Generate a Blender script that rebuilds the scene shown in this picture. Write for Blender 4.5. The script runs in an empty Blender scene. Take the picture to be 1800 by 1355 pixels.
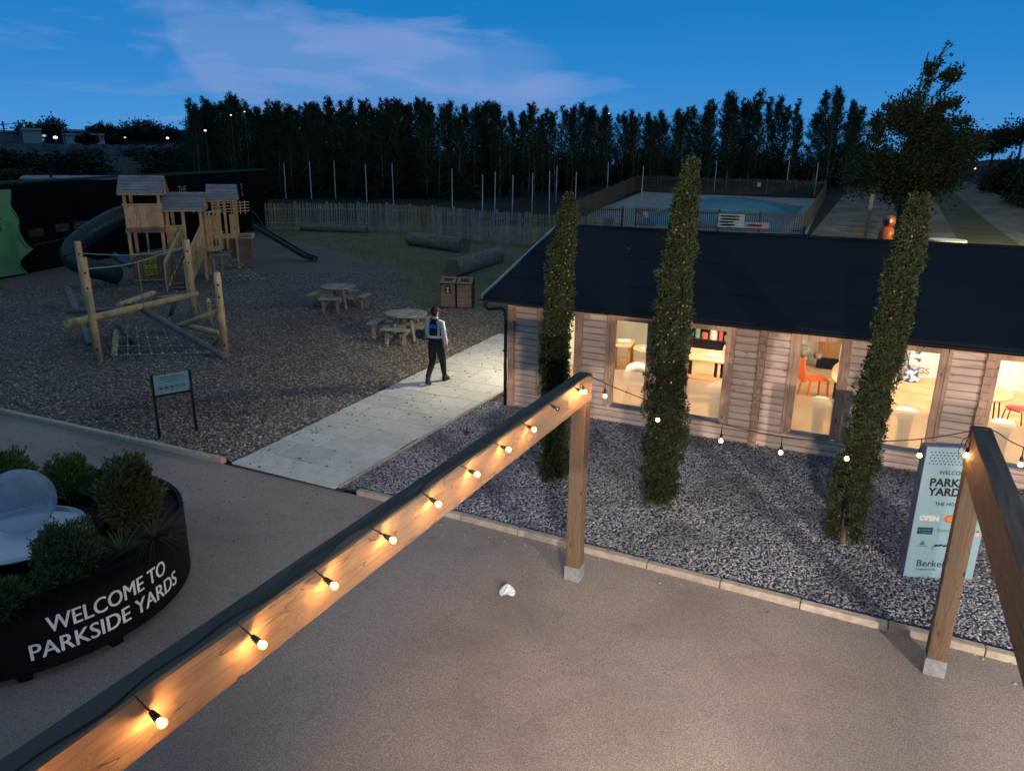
import bpy, bmesh, math, random
import numpy as np
from mathutils import Vector, Matrix
sc = bpy.context.scene
C = sc.collection
rad = math.radians
R = random.Random(7)
NR = np.random.default_rng(11)

# ------------------------------------------------------------------ camera
H = 4.85
F = 1285.0
def _n(v): return v / np.linalg.norm(v)
_dn = _n(np.array([848 - 900., 4931 - 677.5, F]))
_Y = np.array([1550 - 900., 292 - 677.5, F]); _Y = _n(_Y - _dn * (_Y @ _dn))
_X = np.cross(_dn, _Y)
if _X[0] < 0: _X = -_X
RM = np.array([_X, _Y, -_dn])
cam = bpy.data.cameras.new('camera')
cam.sensor_width = 36; cam.lens = F / 1800 * 36; cam.clip_start = 0.05; cam.clip_end = 4000
co = bpy.data.objects.new('camera', cam); C.objects.link(co)
_r, _u, _b = RM @ [1, 0, 0], -(RM @ [0, 1, 0]), -(RM @ [0, 0, 1])
co.matrix_world = Matrix(((_r[0], _u[0], _b[0], 0), (_r[1], _u[1], _b[1], 0), (_r[2], _u[2], _b[2], H), (0, 0, 0, 1)))
sc.camera = co

# ------------------------------------------------------------------ exposure and renderer
sc.view_settings.view_transform = 'Standard'; sc.view_settings.look = 'None'
sc.view_settings.exposure = 0; sc.view_settings.gamma = 1
sc.render.engine = 'CYCLES'
sc.cycles.use_denoising = True
sc.cycles.max_bounces = 6; sc.cycles.diffuse_bounces = 3; sc.cycles.glossy_bounces = 3
sc.cycles.transmission_bounces = 6; sc.cycles.transparent_max_bounces = 12
sc.cycles.sample_clamp_indirect = 4; sc.cycles.caustics_reflective = False; sc.cycles.caustics_refractive = False

# ------------------------------------------------------------------ node helpers
def newmat(name):
    m = bpy.data.materials.new(name); m.use_nodes = True
    nt = m.node_tree; nt.nodes.clear()
    return m, nt
def nd(nt, t, **k):
    n = nt.nodes.new(t)
    for a, v in k.items():
        if a in n.inputs: n.inputs[a].default_value = v
        else: setattr(n, a, v)
    return n
def ln(nt, a, b): nt.links.new(a, b)
def ramp(nt, stops, fac=None, interp='LINEAR'):
    n = nt.nodes.new('ShaderNodeValToRGB'); n.color_ramp.interpolation = interp
    e = n.color_ramp.elements
    while len(e) > 1: e.remove(e[-1])
    e[0].position = stops[0][0]; c = stops[0][1]; e[0].color = (*c, 1) if len(c) == 3 else c
    for p, c in stops[1:]:
        x = e.new(p); x.color = (*c, 1) if len(c) == 3 else c
    if fac is not None: ln(nt, fac, n.inputs[0])
    return n
def mth(nt, op, a, b=None, clamp=False):
    n = nt.nodes.new('ShaderNodeMath'); n.operation = op; n.use_clamp = clamp
    for i, v in enumerate((a, b)):
        if v is None: continue
        if hasattr(v, 'is_output'): ln(nt, v, n.inputs[i])
        else: n.inputs[i].default_value = v
    return n.outputs[0]
def mixc(nt, fac, a, b, mode='MIX'):
    n = nt.nodes.new('ShaderNodeMix'); n.data_type = 'RGBA'; n.blend_type = mode
    for s, v in ((n.inputs[0], fac), (n.inputs[6], a), (n.inputs[7], b)):
        if hasattr(v, 'is_output'): ln(nt, v, s)
        else: s.default_value = v if not isinstance(v, tuple) or len(v) == 4 else (*v, 1)
    return n.outputs[2]
def gray(v): return (v, v, v)

# ------------------------------------------------------------------ world: dusk sky with thin lilac cloud
w = bpy.data.worlds.new('World'); sc.world = w; w.use_nodes = True
nt = w.node_tree; nt.nodes.clear()
out = nd(nt, 'ShaderNodeOutputWorld'); bg = nd(nt, 'ShaderNodeBackground'); ln(nt, bg.outputs[0], out.inputs[0])
tc = nd(nt, 'ShaderNodeTexCoord'); sep = nd(nt, 'ShaderNodeSeparateXYZ'); ln(nt, tc.outputs['Generated'], sep.inputs[0])
sky = nd(nt, 'ShaderNodeTexSky', sky_type='NISHITA', sun_disc=False)
sky.sun_elevation = rad(-1.5); sky.sun_rotation = rad(-60); sky.altitude = 60
z = sep.outputs[2]
grad = ramp(nt, [(0.0, (.070, .30, .68)), (.05, (.058, .29, .68)), (.11, (.024, .235, .62)), (.18, (.008, .195, .55)),
                 (.28, (.02, .17, .46)), (.42, (.14, .23, .34)), (1.0, (.20, .27, .35))], z)
def dirmask(d, lo, hi):
    dn = nd(nt, 'ShaderNodeVectorMath', operation='DOT_PRODUCT'); ln(nt, tc.outputs['Generated'], dn.inputs[0])
    dn.inputs[1].default_value = Vector(d).normalized()
    return ramp(nt, [(lo, (0, 0, 0)), (hi, (1, 1, 1))], dn.outputs['Value'], 'EASE').outputs[0]
mp = nd(nt, 'ShaderNodeMapping'); ln(nt, tc.outputs['Generated'], mp.inputs[0]); mp.inputs['Scale'].default_value = (1.5, 1.5, 9); mp.inputs['Rotation'].default_value = (0.0, .06, 0)
n1 = nd(nt, 'ShaderNodeTexNoise', Scale=2.6, Detail=7.0, Roughness=.55, Distortion=.5); ln(nt, mp.outputs[0], n1.inputs[0])
wisp = ramp(nt, [(.44, (0, 0, 0)), (.60, (1, 1, 1))], n1.outputs[0]).outputs[0]
def pdir(px, py): return tuple(RM @ _n(np.array([px - 900., py - 677.5, F])))
m1 = mth(nt, 'ADD', mth(nt, 'ADD', dirmask(pdir(610, 155), .983, .9985), mth(nt, 'ADD', mth(nt, 'MULTIPLY', dirmask(pdir(790, 140), .982, .9990), .6), mth(nt, 'MULTIPLY', dirmask(pdir(960, 135), .988, .9996), .35))), mth(nt, 'ADD', mth(nt, 'MULTIPLY', dirmask(pdir(430, 45), .9975, .9998), .9), mth(nt, 'MULTIPLY', dirmask(pdir(330, 190), .965, .994), .30)), True)
band = ramp(nt, [(.0, gray(.35)), (.045, gray(.9)), (.13, gray(1)), (.152, gray(.75)), (.172, gray(.22)), (.2, gray(.2))], z).outputs[0]
bl = mth(nt, 'ADD', mth(nt, 'MULTIPLY', m1, band), mth(nt, 'MULTIPLY', mth(nt, 'ADD', dirmask(pdir(430, 48), .9978, .9996), dirmask(pdir(345, 35), .9985, .9998), True), .45), True)
soft = mth(nt, 'ADD', mth(nt, 'MULTIPLY', wisp, .65), .48)
f1 = mth(nt, 'MULTIPLY', mth(nt, 'ADD', mth(nt, 'MULTIPLY', bl, 1.45), mth(nt, 'SUBTRACT', mth(nt, 'MULTIPLY', wisp, .75), .84), True), .80)
c1 = mixc(nt, f1, grad.outputs[0], (.215, .34, .67))
mp2 = nd(nt, 'ShaderNodeMapping'); ln(nt, tc.outputs['Generated'], mp2.inputs[0]); mp2.inputs['Scale'].default_value = (1.1, 1.1, 6); mp2.inputs['Location'].default_value = (3.3, 1.2, 0.4)
n2 = nd(nt, 'ShaderNodeTexNoise', Scale=1.7, Detail=5.0, Roughness=.5); ln(nt, mp2.outputs[0], n2.inputs[0])
veil = ramp(nt, [(.42, (0, 0, 0)), (.75, (1, 1, 1))], n2.outputs[0]).outputs[0]
c2 = mixc(nt, mth(nt, 'MULTIPLY', veil, .45), c1, (.035, .215, .58))
nm = mixc(nt, .004, (0, 0, 0), sky.outputs[0])
c3 = mixc(nt, 1.0, c2, nm, 'ADD')
ln(nt, c3, bg.inputs[0]); bg.inputs[1].default_value = 1.0

# ------------------------------------------------------------------ mesh helpers
def W(o):
    m = o.matrix_basis.copy()
    return W(o.parent) @ m if o.parent else m
def link(name, me, mat=None, parent=None, world=True):
    o = bpy.data.objects.new(name, me); C.objects.link(o)
    if mat: me.materials.append(mat)
    if parent is not None:
        if world: me.transform(W(parent).inverted())
        o.parent = parent
    return o
def tag(o, label=None, cat=None, group=None, kind=None):
    if label: o['label'] = label
    if cat: o['category'] = cat
    if group: o['group'] = group
    if kind: o['kind'] = kind
    return o
def thing(name, label, cat, loc=(0, 0, 0), rz=0, group=None):
    o = bpy.data.objects.new(name, None); C.objects.link(o); o.empty_display_size = .2
    o.location = loc; o.rotation_euler = (0, 0, rz)
    return tag(o, label, cat, group)
def copy_tree(o, parent=None):
    c = o.copy(); C.objects.link(c); c.parent = parent
    for ch in list(o.children): copy_tree(ch, c)
    return c
def smoothmesh(me, ang=None):
    me.polygons.foreach_set('use_smooth', [True] * len(me.polygons))
class MB:
    def __init__(s): s.v = []; s.f = []
    def add(s, vs, fs):
        n = len(s.v); s.v += [tuple(v) for v in vs]; s.f += [tuple(i + n for i in f) for f in fs]; return s
    def box(s, x0, x1, y0, y1, z0, z1, M=None):
        vs = [Vector((x, y, z)) for z in (z0, z1) for y in (y0, y1) for x in (x0, x1)]
        if M is not None: vs = [M @ v for v in vs]
        return s.add(vs, [(0, 2, 3, 1), (4, 5, 7, 6), (0, 1, 5, 4), (2, 6, 7, 3), (0, 4, 6, 2), (1, 3, 7, 5)])
    def obox(s, c, sx, sy, sz, rz=0, rx=0, ry=0):
        M = Matrix.Translation(c) @ Matrix.Rotation(rz, 4, 'Z') @ Matrix.Rotation(ry, 4, 'Y') @ Matrix.Rotation(rx, 4, 'X')
        return s.box(-sx / 2, sx / 2, -sy / 2, sy / 2, -sz / 2, sz / 2, M)
    def bar(s, p, q, w, h=None, up=(0, 0, 1)):
        h = h or w; p = Vector(p); q = Vector(q); d = (q - p); L = d.length; d.normalize()
        up = Vector(up)
        if abs(d.dot(up)) > .99: up = Vector((0, 1, 0))
        sx = d.cross(up).normalized(); uz = sx.cross(d).normalized()
        M = Matrix((sx, d, uz)).transposed().to_4x4(); M.translation = p
        return s.box(-w / 2, w / 2, 0, L, -h / 2, h / 2, M)
    def tube(s, pts, r, n=8, caps=True, ry=None):
        pts = [Vector(p) for p in pts]; rs = r if isinstance(r, (list, tuple)) else [r] * len(pts)
        d0 = (pts[1] - pts[0]).normalized(); a = d0.orthogonal().normalized(); base = len(s.v)
        for i, p in enumerate(pts):
            d = (pts[min(i + 1, len(pts) - 1)] - pts[max(i - 1, 0)]).normalized()
            a = (a - d * a.dot(d)).normalized(); b = d.cross(a)
            for k in range(n):
                t = 2 * math.pi * k / n
                s.v.append(tuple(p + a * (math.cos(t) * rs[i]) + b * (math.sin(t) * (rs[i]))))
        for i in range(len(pts) - 1):
            for k in range(n):
                k2 = (k + 1) % n; o = base + i * n
                s.f.append((o + k, o + k2, o + n + k2, o + n + k))
        if caps:
            s.f.append(tuple(base + k for k in reversed(range(n)))); o = base + (len(pts) - 1) * n
            s.f.append(tuple(o + k for k in range(n)))
        return s
    def lathe(s, prof, n=24, c=(0, 0, 0), caps=False):
        base = len(s.v)
        for r, z in prof:
            for k in range(n):
                t = 2 * math.pi * k / n
                s.v.append((c[0] + r * math.cos(t), c[1] + r * math.sin(t), c[2] + z))
        for i in range(len(prof) - 1):
            for k in range(n):
                k2 = (k + 1) % n; o = base + i * n
                s.f.append((o + k, o + k2, o + n + k2, o + n + k))
        if caps:
            s.f.append(tuple(base + k for k in reversed(range(n)))); o = base + (len(prof) - 1) * n
            s.f.append(tuple(o + k for k in range(n)))
        return s
    def prism(s, poly, z0, z1, M=None):
        n = len(poly); vs = [Vector((x, y, z)) for z in (z0, z1) for x, y in poly]
        if M is not None: vs = [M @ v for v in vs]
        return s.add(vs, [tuple(reversed(range(n))), tuple(range(n, 2 * n))] + [(i, (i + 1) % n, n + (i + 1) % n, n + i) for i in range(n)])
    def ball(s, c, rx, ry=None, rz=None, n=10, m=7):
        ry = ry or rx; rz = rz or rx; base = len(s.v)
        for i in range(m + 1):
            ph = math.pi * i / m
            for k in range(n):
                t = 2 * math.pi * k / n
                s.v.append((c[0] + rx * math.sin(ph) * math.cos(t), c[1] + ry * math.sin(ph) * math.sin(t), c[2] - rz * math.cos(ph)))
        for i in range(m):
            for k in range(n):
                k2 = (k + 1) % n; o = base + i * n
                s.f.append((o + k, o + k2, o + n + k2, o + n + k))
        return s
    def build(s, name, mat, parent=None, smooth=False, bevel=0, world=True, seg=2):
        me = bpy.data.meshes.new(name); me.from_pydata(s.v, [], s.f); me.validate()
        if smooth: smoothmesh(me)
        o = link(name, me, mat, parent, world)
        if bevel:
            b = o.modifiers.new('Bevel', 'BEVEL'); b.width = bevel; b.segments = seg; b.limit_method = 'ANGLE'; b.angle_limit = rad(40)
        return o
def npmesh(name, V, Fq, mat, parent=None, world=True, smooth=False, attr=None):
    me = bpy.data.meshes.new(name); V = np.asarray(V, dtype=np.float32); Fq = np.asarray(Fq, dtype=np.int32); k = Fq.shape[1]
    me.vertices.add(len(V)); me.vertices.foreach_set('co', V.ravel())
    me.loops.add(Fq.size); me.loops.foreach_set('vertex_index', Fq.ravel())
    me.polygons.add(len(Fq)); me.polygons.foreach_set('loop_start', np.arange(0, Fq.size, k, dtype=np.int32)); me.polygons.foreach_set('loop_total', np.full(len(Fq), k, dtype=np.int32))
    me.update(calc_edges=True); me.validate()
    if smooth: smoothmesh(me)
    return link(name, me, mat, parent, world)
def rotrand(n, tilt=1.0):
    a = NR.uniform(0, 2 * np.pi, n); t = NR.normal(0, tilt, n); b = NR.uniform(0, 2 * np.pi, n)
    ca, sa, ct, st, cb, sb = np.cos(a), np.sin(a), np.cos(t), np.sin(t), np.cos(b), np.sin(b)
    Z = np.zeros(n); O = np.ones(n)
    Rz = np.stack([ca, -sa, Z, sa, ca, Z, Z, Z, O], -1).reshape(n, 3, 3)
    Rx = np.stack([O, Z, Z, Z, ct, -st, Z, st, ct], -1).reshape(n, 3, 3)
    Rb = np.stack([cb, -sb, Z, sb, cb, Z, Z, Z, O], -1).reshape(n, 3, 3)
    return Rz @ Rx @ Rb
def chips(name, P, size, aspect, mat, tilt=.35):
    n = len(P); s = NR.uniform(size[0], size[1], n)[:, None] * np.stack([NR.uniform(.6, 1.3, n), NR.uniform(.35, .9, n), NR.uniform(*aspect, n)], -1)
    cube = np.array([(x, y, z) for z in (-1, 1) for y in (-1, 1) for x in (-1, 1)], dtype=float)
    V = cube[None] * s[:, None, :] * NR.uniform(.55, 1.15, (n, 8, 1)); V = V + 0
    V = np.einsum('nij,nkj->nki', rotrand(n, tilt), V) + P[:, None, :]
    q = np.array([(0, 2, 3, 1), (4, 5, 7, 6), (0, 1, 5, 4), (2, 6, 7, 3), (0, 4, 6, 2), (1, 3, 7, 5)])
    Fq = (q[None] + 8 * np.arange(n)[:, None, None]).reshape(-1, 4)
    return npmesh(name, V.reshape(-1, 3), Fq, mat)
def leafquads(P, D, L, Wd, jit=.5):
    """diamond leaves at P pointing along D (n,3), length L, width Wd"""
    n = len(P); D = D + NR.normal(0, jit, (n, 3)); D /= np.linalg.norm(D, axis=1)[:, None]
    S = np.cross(D, NR.normal(0, 1, (n, 3))); S /= np.linalg.norm(S, axis=1)[:, None]
    L = (NR.uniform(.7, 1.3, n) * L)[:, None]; Wd = (NR.uniform(.7, 1.3, n) * Wd)[:, None]
    V = np.stack([P, P + D * L * .5 + S * Wd * .5, P + D * L, P + D * L * .5 - S * Wd * .5], 1)
    return V.reshape(-1, 3), np.arange(4 * n).reshape(-1, 4)
def joinq(lst):
    Vs, Fs, o = [], [], 0
    for V, Fq in lst: Vs.append(V); Fs.append(Fq + o); o += len(V)
    return np.concatenate(Vs), np.concatenate(Fs)
def textmesh(s, size, bold=0.0, extrude=.002, align='LEFT', spacing=1.0):
    cu = bpy.data.curves.new('lettering', 'FONT'); cu.body = s; cu.size = size; cu.offset = bold; cu.extrude = extrude
    cu.align_x = align; cu.space_character = spacing; cu.resolution_u = 4
    o = bpy.data.objects.new('lettering', cu); C.objects.link(o)
    dg = bpy.context.evaluated_depsgraph_get(); dg.update()
    me = bpy.data.meshes.new_from_object(o.evaluated_get(dg))
    bpy.data.objects.remove(o); bpy.data.curves.remove(cu)
    me.materials.clear()
    return me
def skinmesh(name, nodes, edges, mat, parent, root, sub=2, world=True):
    keys = list(nodes); me = bpy.data.meshes.new('skinbase')
    me.from_pydata([nodes[k][0] for k in keys], [(keys.index(a), keys.index(b)) for a, b in edges], [])
    o = bpy.data.objects.new('skinbase', me); C.objects.link(o)
    o.modifiers.new('Skin', 'SKIN').use_smooth_shade = True
    o.modifiers.new('Sub', 'SUBSURF').levels = sub
    sd = me.skin_vertices[0].data
    for i, k in enumerate(keys):
        r = nodes[k][1]; sd[i].radius = r if isinstance(r, tuple) else (r, r); sd[i].use_root = (k == root)
    dg = bpy.context.evaluated_depsgraph_get(); dg.update()
    m2 = bpy.data.meshes.new_from_object(o.evaluated_get(dg)); bpy.data.objects.remove(o)
    m2.materials.clear(); m2.name = name
    return link(name, m2, mat, parent, world)

# ------------------------------------------------------------------ materials
def pm(name, col, col2=None, rough=.8, scale=6., detail=5., bump=0., bscale=40., stretch=(1, 1, 1), metal=0., island=0., spec=.3, lo=.35, hi=.65, spots=None, coords='Object', big=None):
    m, nt = newmat(name); o = nd(nt, 'ShaderNodeOutputMaterial'); b = nd(nt, 'ShaderNodeBsdfPrincipled', Roughness=rough, Metallic=metal)
    b.inputs['Specular IOR Level'].default_value = spec
    ln(nt, b.outputs[0], o.inputs[0])
    tc = nd(nt, 'ShaderNodeTexCoord'); mp = nd(nt, 'ShaderNodeMapping'); ln(nt, tc.outputs[coords], mp.inputs[0]); mp.inputs['Scale'].default_value = stretch
    n = nd(nt, 'ShaderNodeTexNoise', Scale=scale, Detail=detail, Roughness=.6); ln(nt, mp.outputs[0], n.inputs[0])
    col2 = col2 or tuple(c * .75 for c in col)
    c = ramp(nt, [(lo, col2), (hi, col)], n.outputs[0]).outputs[0]
    if spots:
        v = nd(nt, 'ShaderNodeTexVoronoi', Scale=spots[0]); ln(nt, mp.outputs[0], v.inputs[0])
        c = mixc(nt, ramp(nt, [(spots[1] * .7, gray(1)), (spots[1], gray(0))], v.outputs['Distance']).outputs[0], c, spots[2])
    if big:
        for bs, lo_, hi_, st in big:
            nb_ = nd(nt, 'ShaderNodeTexNoise', Scale=bs, Detail=6.0, Roughness=.6, Distortion=.4); ln(nt, tc.outputs[coords], nb_.inputs[0])
            c = mixc(nt, ramp(nt, [(lo_, gray(0)), (hi_, gray(st))], nb_.outputs[0]).outputs[0], c, tuple(x * .45 for x in col2))
    if island:
        g = nd(nt, 'ShaderNodeNewGeometry')
        hv = nd(nt, 'ShaderNodeHueSaturation'); ln(nt, c, hv.inputs['Color'])
        ln(nt, mth(nt, 'ADD', mth(nt, 'MULTIPLY', g.outputs['Random Per Island'], island * 2), 1 - island), hv.inputs['Value']); c = hv.outputs[0]
    ln(nt, c, b.inputs['Base Color'])
    if bump:
        n2 = nd(nt, 'ShaderNodeTexNoise', Scale=bscale, Detail=4.0); ln(nt, mp.outputs[0], n2.inputs[0])
        bp = nd(nt, 'ShaderNodeBump', Strength=bump, Distance=.02); ln(nt, n2.outputs[0], bp.inputs['Height']); ln(nt, bp.outputs[0], b.inputs['Normal'])
    return m
def wood(name, c1, c2, axis='X', rough=.75, grain=9., bump=.25, island=.0, knots=True, dark=(.10, .055, .03), cf=.6):
    m, nt = newmat(name); o = nd(nt, 'ShaderNodeOutputMaterial'); b = nd(nt, 'ShaderNodeBsdfPrincipled', Roughness=rough); b.inputs['Specular IOR Level'].default_value = .25
    ln(nt, b.outputs[0], o.inputs[0]); tc = nd(nt, 'ShaderNodeTexCoord'); mp = nd(nt, 'ShaderNodeMapping')
    g = nd(nt, 'ShaderNodeNewGeometry')
    if island:
        off = nd(nt, 'ShaderNodeVectorMath', operation='ADD'); cm = nd(nt, 'ShaderNodeCombineXYZ')
        rr = mth(nt, 'MULTIPLY', g.outputs['Random Per Island'], 37.0); ln(nt, rr, cm.inputs[0]); ln(nt, rr, cm.inputs[1])
        ln(nt, tc.outputs['Object'], off.inputs[0]); ln(nt, cm.outputs[0], off.inputs[1]); ln(nt, off.outputs[0], mp.inputs[0])
    else: ln(nt, tc.outputs['Object'], mp.inputs[0])
    st = {'X': (.07, 1, 1), 'Y': (1, .07, 1), 'Z': (1, 1, .07)}[axis]; mp.inputs['Scale'].default_value = st
    n = nd(nt, 'ShaderNodeTexNoise', Scale=grain, Detail=2.0, Distortion=.6); ln(nt, mp.outputs[0], n.inputs[0])
    rings = mth(nt, 'FRACT', mth(nt, 'MULTIPLY', n.outputs[0], 9.0))
    c = ramp(nt, [(0, c1), (.7, c2), (.93, tuple(x * cf for x in c2)), (1, c1)], rings).outputs[0]
    nb = nd(nt, 'ShaderNodeTexNoise', Scale=2.5, Detail=3.0); ln(nt, tc.outputs['Object'], nb.inputs[0])
    c = mixc(nt, ramp(nt, [(.35, gray(0)), (.7, gray(.55))], nb.outputs[0]).outputs[0], c, tuple(x * (.55 if cf < .7 else .8) for x in c2))
    if knots:
        mk = nd(nt, 'ShaderNodeMapping'); ln(nt, mp.inputs[0].links[0].from_socket, mk.inputs[0]); mk.inputs['Scale'].default_value = tuple({'X': (.45, 1, 1), 'Y': (1, .45, 1), 'Z': (1, 1, .45)}[axis])
        v = nd(nt, 'ShaderNodeTexVoronoi', Scale=5.5, Randomness=1.0); ln(nt, mk.outputs[0], v.inputs[0])
        c = mixc(nt, ramp(nt, [(.05, gray(1)), (.11, gray(0))], v.outputs['Distance']).outputs[0], c, dark)
    if island:
        hv = nd(nt, 'ShaderNodeHueSaturation'); ln(nt, c, hv.inputs['Color'])
        ln(nt, mth(nt, 'ADD', mth(nt, 'MULTIPLY', g.outputs['Random Per Island'], island * 2), 1 - island), hv.inputs['Value']); c = hv.outputs[0]
    ln(nt, c, b.inputs['Base Color'])
    bp = nd(nt, 'ShaderNodeBump', Strength=bump, Distance=.01); ln(nt, rings, bp.inputs['Height']); ln(nt, bp.outputs[0], b.inputs['Normal'])
    return m
def emis(name, col, s):
    m, nt = newmat(name); o = nd(nt, 'ShaderNodeOutputMaterial'); e = nd(nt, 'ShaderNodeEmission', Strength=s); e.inputs[0].default_value = (*col, 1); ln(nt, e.outputs[0], o.inputs[0]); return m
def clearmat(name, tint=(1, 1, 1), ior=1.45, rough=0.02, boost=1.0):
    m, nt = newmat(name); o = nd(nt, 'ShaderNodeOutputMaterial'); t = nd(nt, 'ShaderNodeBsdfTransparent'); t.inputs[0].default_value = (*tint, 1)
    gl = nd(nt, 'ShaderNodeBsdfGlossy', Roughness=rough); fr = nd(nt, 'ShaderNodeFresnel', IOR=ior); mx = nd(nt, 'ShaderNodeMixShader')
    ln(nt, mth(nt, 'MULTIPLY', fr.outputs[0], boost, True), mx.inputs[0]); ln(nt, t.outputs[0], mx.inputs[1]); ln(nt, gl.outputs[0], mx.inputs[2]); ln(nt, mx.outputs[0], o.inputs[0]); return m
def leafmat(name, a, b, trans=.25, rough=.6):
    m, nt = newmat(name); o = nd(nt, 'ShaderNodeOutputMaterial'); d = nd(nt, 'ShaderNodeBsdfPrincipled', Roughness=rough); d.inputs['Specular IOR Level'].default_value = .25
    tr = nd(nt, 'ShaderNodeBsdfTranslucent'); mx = nd(nt, 'ShaderNodeMixShader'); mx.inputs[0].default_value = trans
    g = nd(nt, 'ShaderNodeNewGeometry'); tc = nd(nt, 'ShaderNodeTexCoord'); n = nd(nt, 'ShaderNodeTexNoise', Scale=3.0, Detail=3.0); ln(nt, tc.outputs['Object'], n.inputs[0])
    f = mth(nt, 'ADD', mth(nt, 'MULTIPLY', g.outputs['Random Per Island'], .5), mth(nt, 'MULTIPLY', n.outputs[0], .5))
    c = ramp(nt, [(.2, a), (.8, b)], f).outputs[0]
    ln(nt, c, d.inputs['Base Color']); ln(nt, c, tr.inputs[0]); ln(nt, d.outputs[0], mx.inputs[1]); ln(nt, tr.outputs[0], mx.inputs[2]); ln(nt, mx.outputs[0], o.inputs[0]); return m

def lamp(name, kind, loc, power, col, target=None, **k):
    l = bpy.data.lights.new(name, kind); l.energy = power; l.color = col
    for a, v in k.items(): setattr(l, a, v)
    o = bpy.data.objects.new(name, l); C.objects.link(o); o.location = loc
    if target is not None: o.rotation_euler = (Vector(target) - Vector(loc)).to_track_quat('-Z', 'Y').to_euler()
    return o
# floodlight s on the wall below the terrace the view is taken from
lamp('floodlight', 'SPOT', (1.2, .3, 3.1), 2700, (1.0, .86, .76), (-1.4, 12, 2.0), spot_size=rad(108), spot_blend=1, shadow_soft_size=.16)
lamp('floodlight', 'SPOT', (6.0, .3, 3.1), 4000, (1.0, .88, .80), (-1.2, 11, 1.7), spot_size=rad(108), spot_blend=1, shadow_soft_size=.05)
# ------------------------------------------------------------------ terrain
def smooth(a, b, t):
    t = min(1, max(0, (t - a) / (b - a))); return t * t * (3 - 2 * t)
def terr(x, y):
    r = math.hypot(x, y); az = x / max(y, 1e-3) if y > 0 else -9
    h = 4.3 * min(1, max(0, (r - 60) / 75))
    h += max(0, min(r, 420) - 135) * .03 * (1 - smooth(-.95, -.6, az)) * (1 if y > 0 else 0)
    h += 2.3 * smooth(70, 120, r) * smooth(.03, .13, az)
    return h
def patch(name, c, nx, ny, dz, mat, label=None):
    """ground sheet over the quad c (4 corners, counter-clockwise) that follows the terrain"""
    V = []
    for j in range(ny + 1):
        for i in range(nx + 1):
            s, t = i / nx, j / ny
            x = (c[0][0] * (1 - s) + c[1][0] * s) * (1 - t) + (c[3][0] * (1 - s) + c[2][0] * s) * t
            y = (c[0][1] * (1 - s) + c[1][1] * s) * (1 - t) + (c[3][1] * (1 - s) + c[2][1] * s) * t
            V.append((x, y, terr(x, y) + dz))
    Fq = [(j * (nx + 1) + i, j * (nx + 1) + i + 1, (j + 1) * (nx + 1) + i + 1, (j + 1) * (nx + 1) + i) for j in range(ny) for i in range(nx)]
    b = MB(); b.add(V, Fq); o = b.build(name, mat, smooth=True); return tag(o, kind='structure')
def sheet(name, poly, z, mat, kind='structure'):
    b = MB(); b.add([(x, y, z) for x, y in poly], [tuple(range(len(poly)))]); return tag(b.build(name, mat), kind=kind)

M = {}
M['earth'] = pm('rough grassland', (.014, .017, .011), (.007, .009, .006), rough=.95, scale=.15, detail=8, bump=.6, bscale=2)
M['pave'] = pm('resin bound gravel paving', (.42, .34, .285), (.25, .20, .165), rough=.85, scale=75, detail=2, bump=.5, bscale=110, spots=(95, .35, (.12, .10, .09)), lo=.38, hi=.62, big=[(.55, .48, .72, .45), (2.6, .60, .74, .4), (.22, .45, .65, .25)])
M['kerb'] = pm('concrete kerb', (.48, .40, .305), (.34, .275, .205), rough=.9, scale=9, bump=.3, bscale=60, island=.12)
M['slab'] = pm('paving slab', (.54, .515, .46), (.45, .43, .385), rough=.8, scale=5, bump=.12, bscale=70, island=.11, big=[(1.3, .55, .75, .3)])
M['joint'] = pm('sandy joint', (.05, .045, .04), (.03, .028, .025), rough=.95, scale=60)
M['slate'] = pm('slate chippings', (.47, .46, .48), (.20, .197, .215), rough=.6, scale=30, island=.42, spec=.5, big=[(.9, .46, .64, .55)])  # broad dark blotches stand in for patchy lamp light on the chips
M['slatebed'] = pm('slate bed', (.12, .115, .13), (.035, .035, .045), rough=.8, scale=38, detail=4, bump=1., bscale=45)
M['bark'] = pm('bark chips', (.37, .315, .265), (.155, .13, .112), rough=.9, scale=20, island=.6, big=[(.35, .5, .7, .5)])
M['barkbed'] = pm('bark mulch', (.24, .18, .135), (.07, .052, .042), rough=.95, scale=28, detail=5, bump=1., bscale=30, big=[(.35, .5, .7, .5)])
M['lawn'] = pm('worn lawn', (.10, .125, .04), (.17, .125, .075), rough=.95, scale=.9, detail=8, bump=.5, bscale=30, lo=.42, hi=.58, big=[(.3, .5, .65, .5)])
M['blade'] = leafmat('grass blades', (.05, .07, .018), (.17, .155, .06))
M['sand'] = pm('pale sand', (.30, .30, .28), (.22, .215, .20), rough=.95, scale=.8, bump=.3, bscale=5)
M['track'] = pm('gravel track', (.19, .17, .135), (.10, .09, .07), rough=.95, scale=.5, detail=8, bump=.6, bscale=6, big=[(.12, .45, .65, .5), (1.4, .5, .7, .4)])
M['verge'] = pm('worn verge', (.085, .075, .035), (.05, .045, .022), rough=.95, scale=.6, detail=8, bump=.4, bscale=6)

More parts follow.
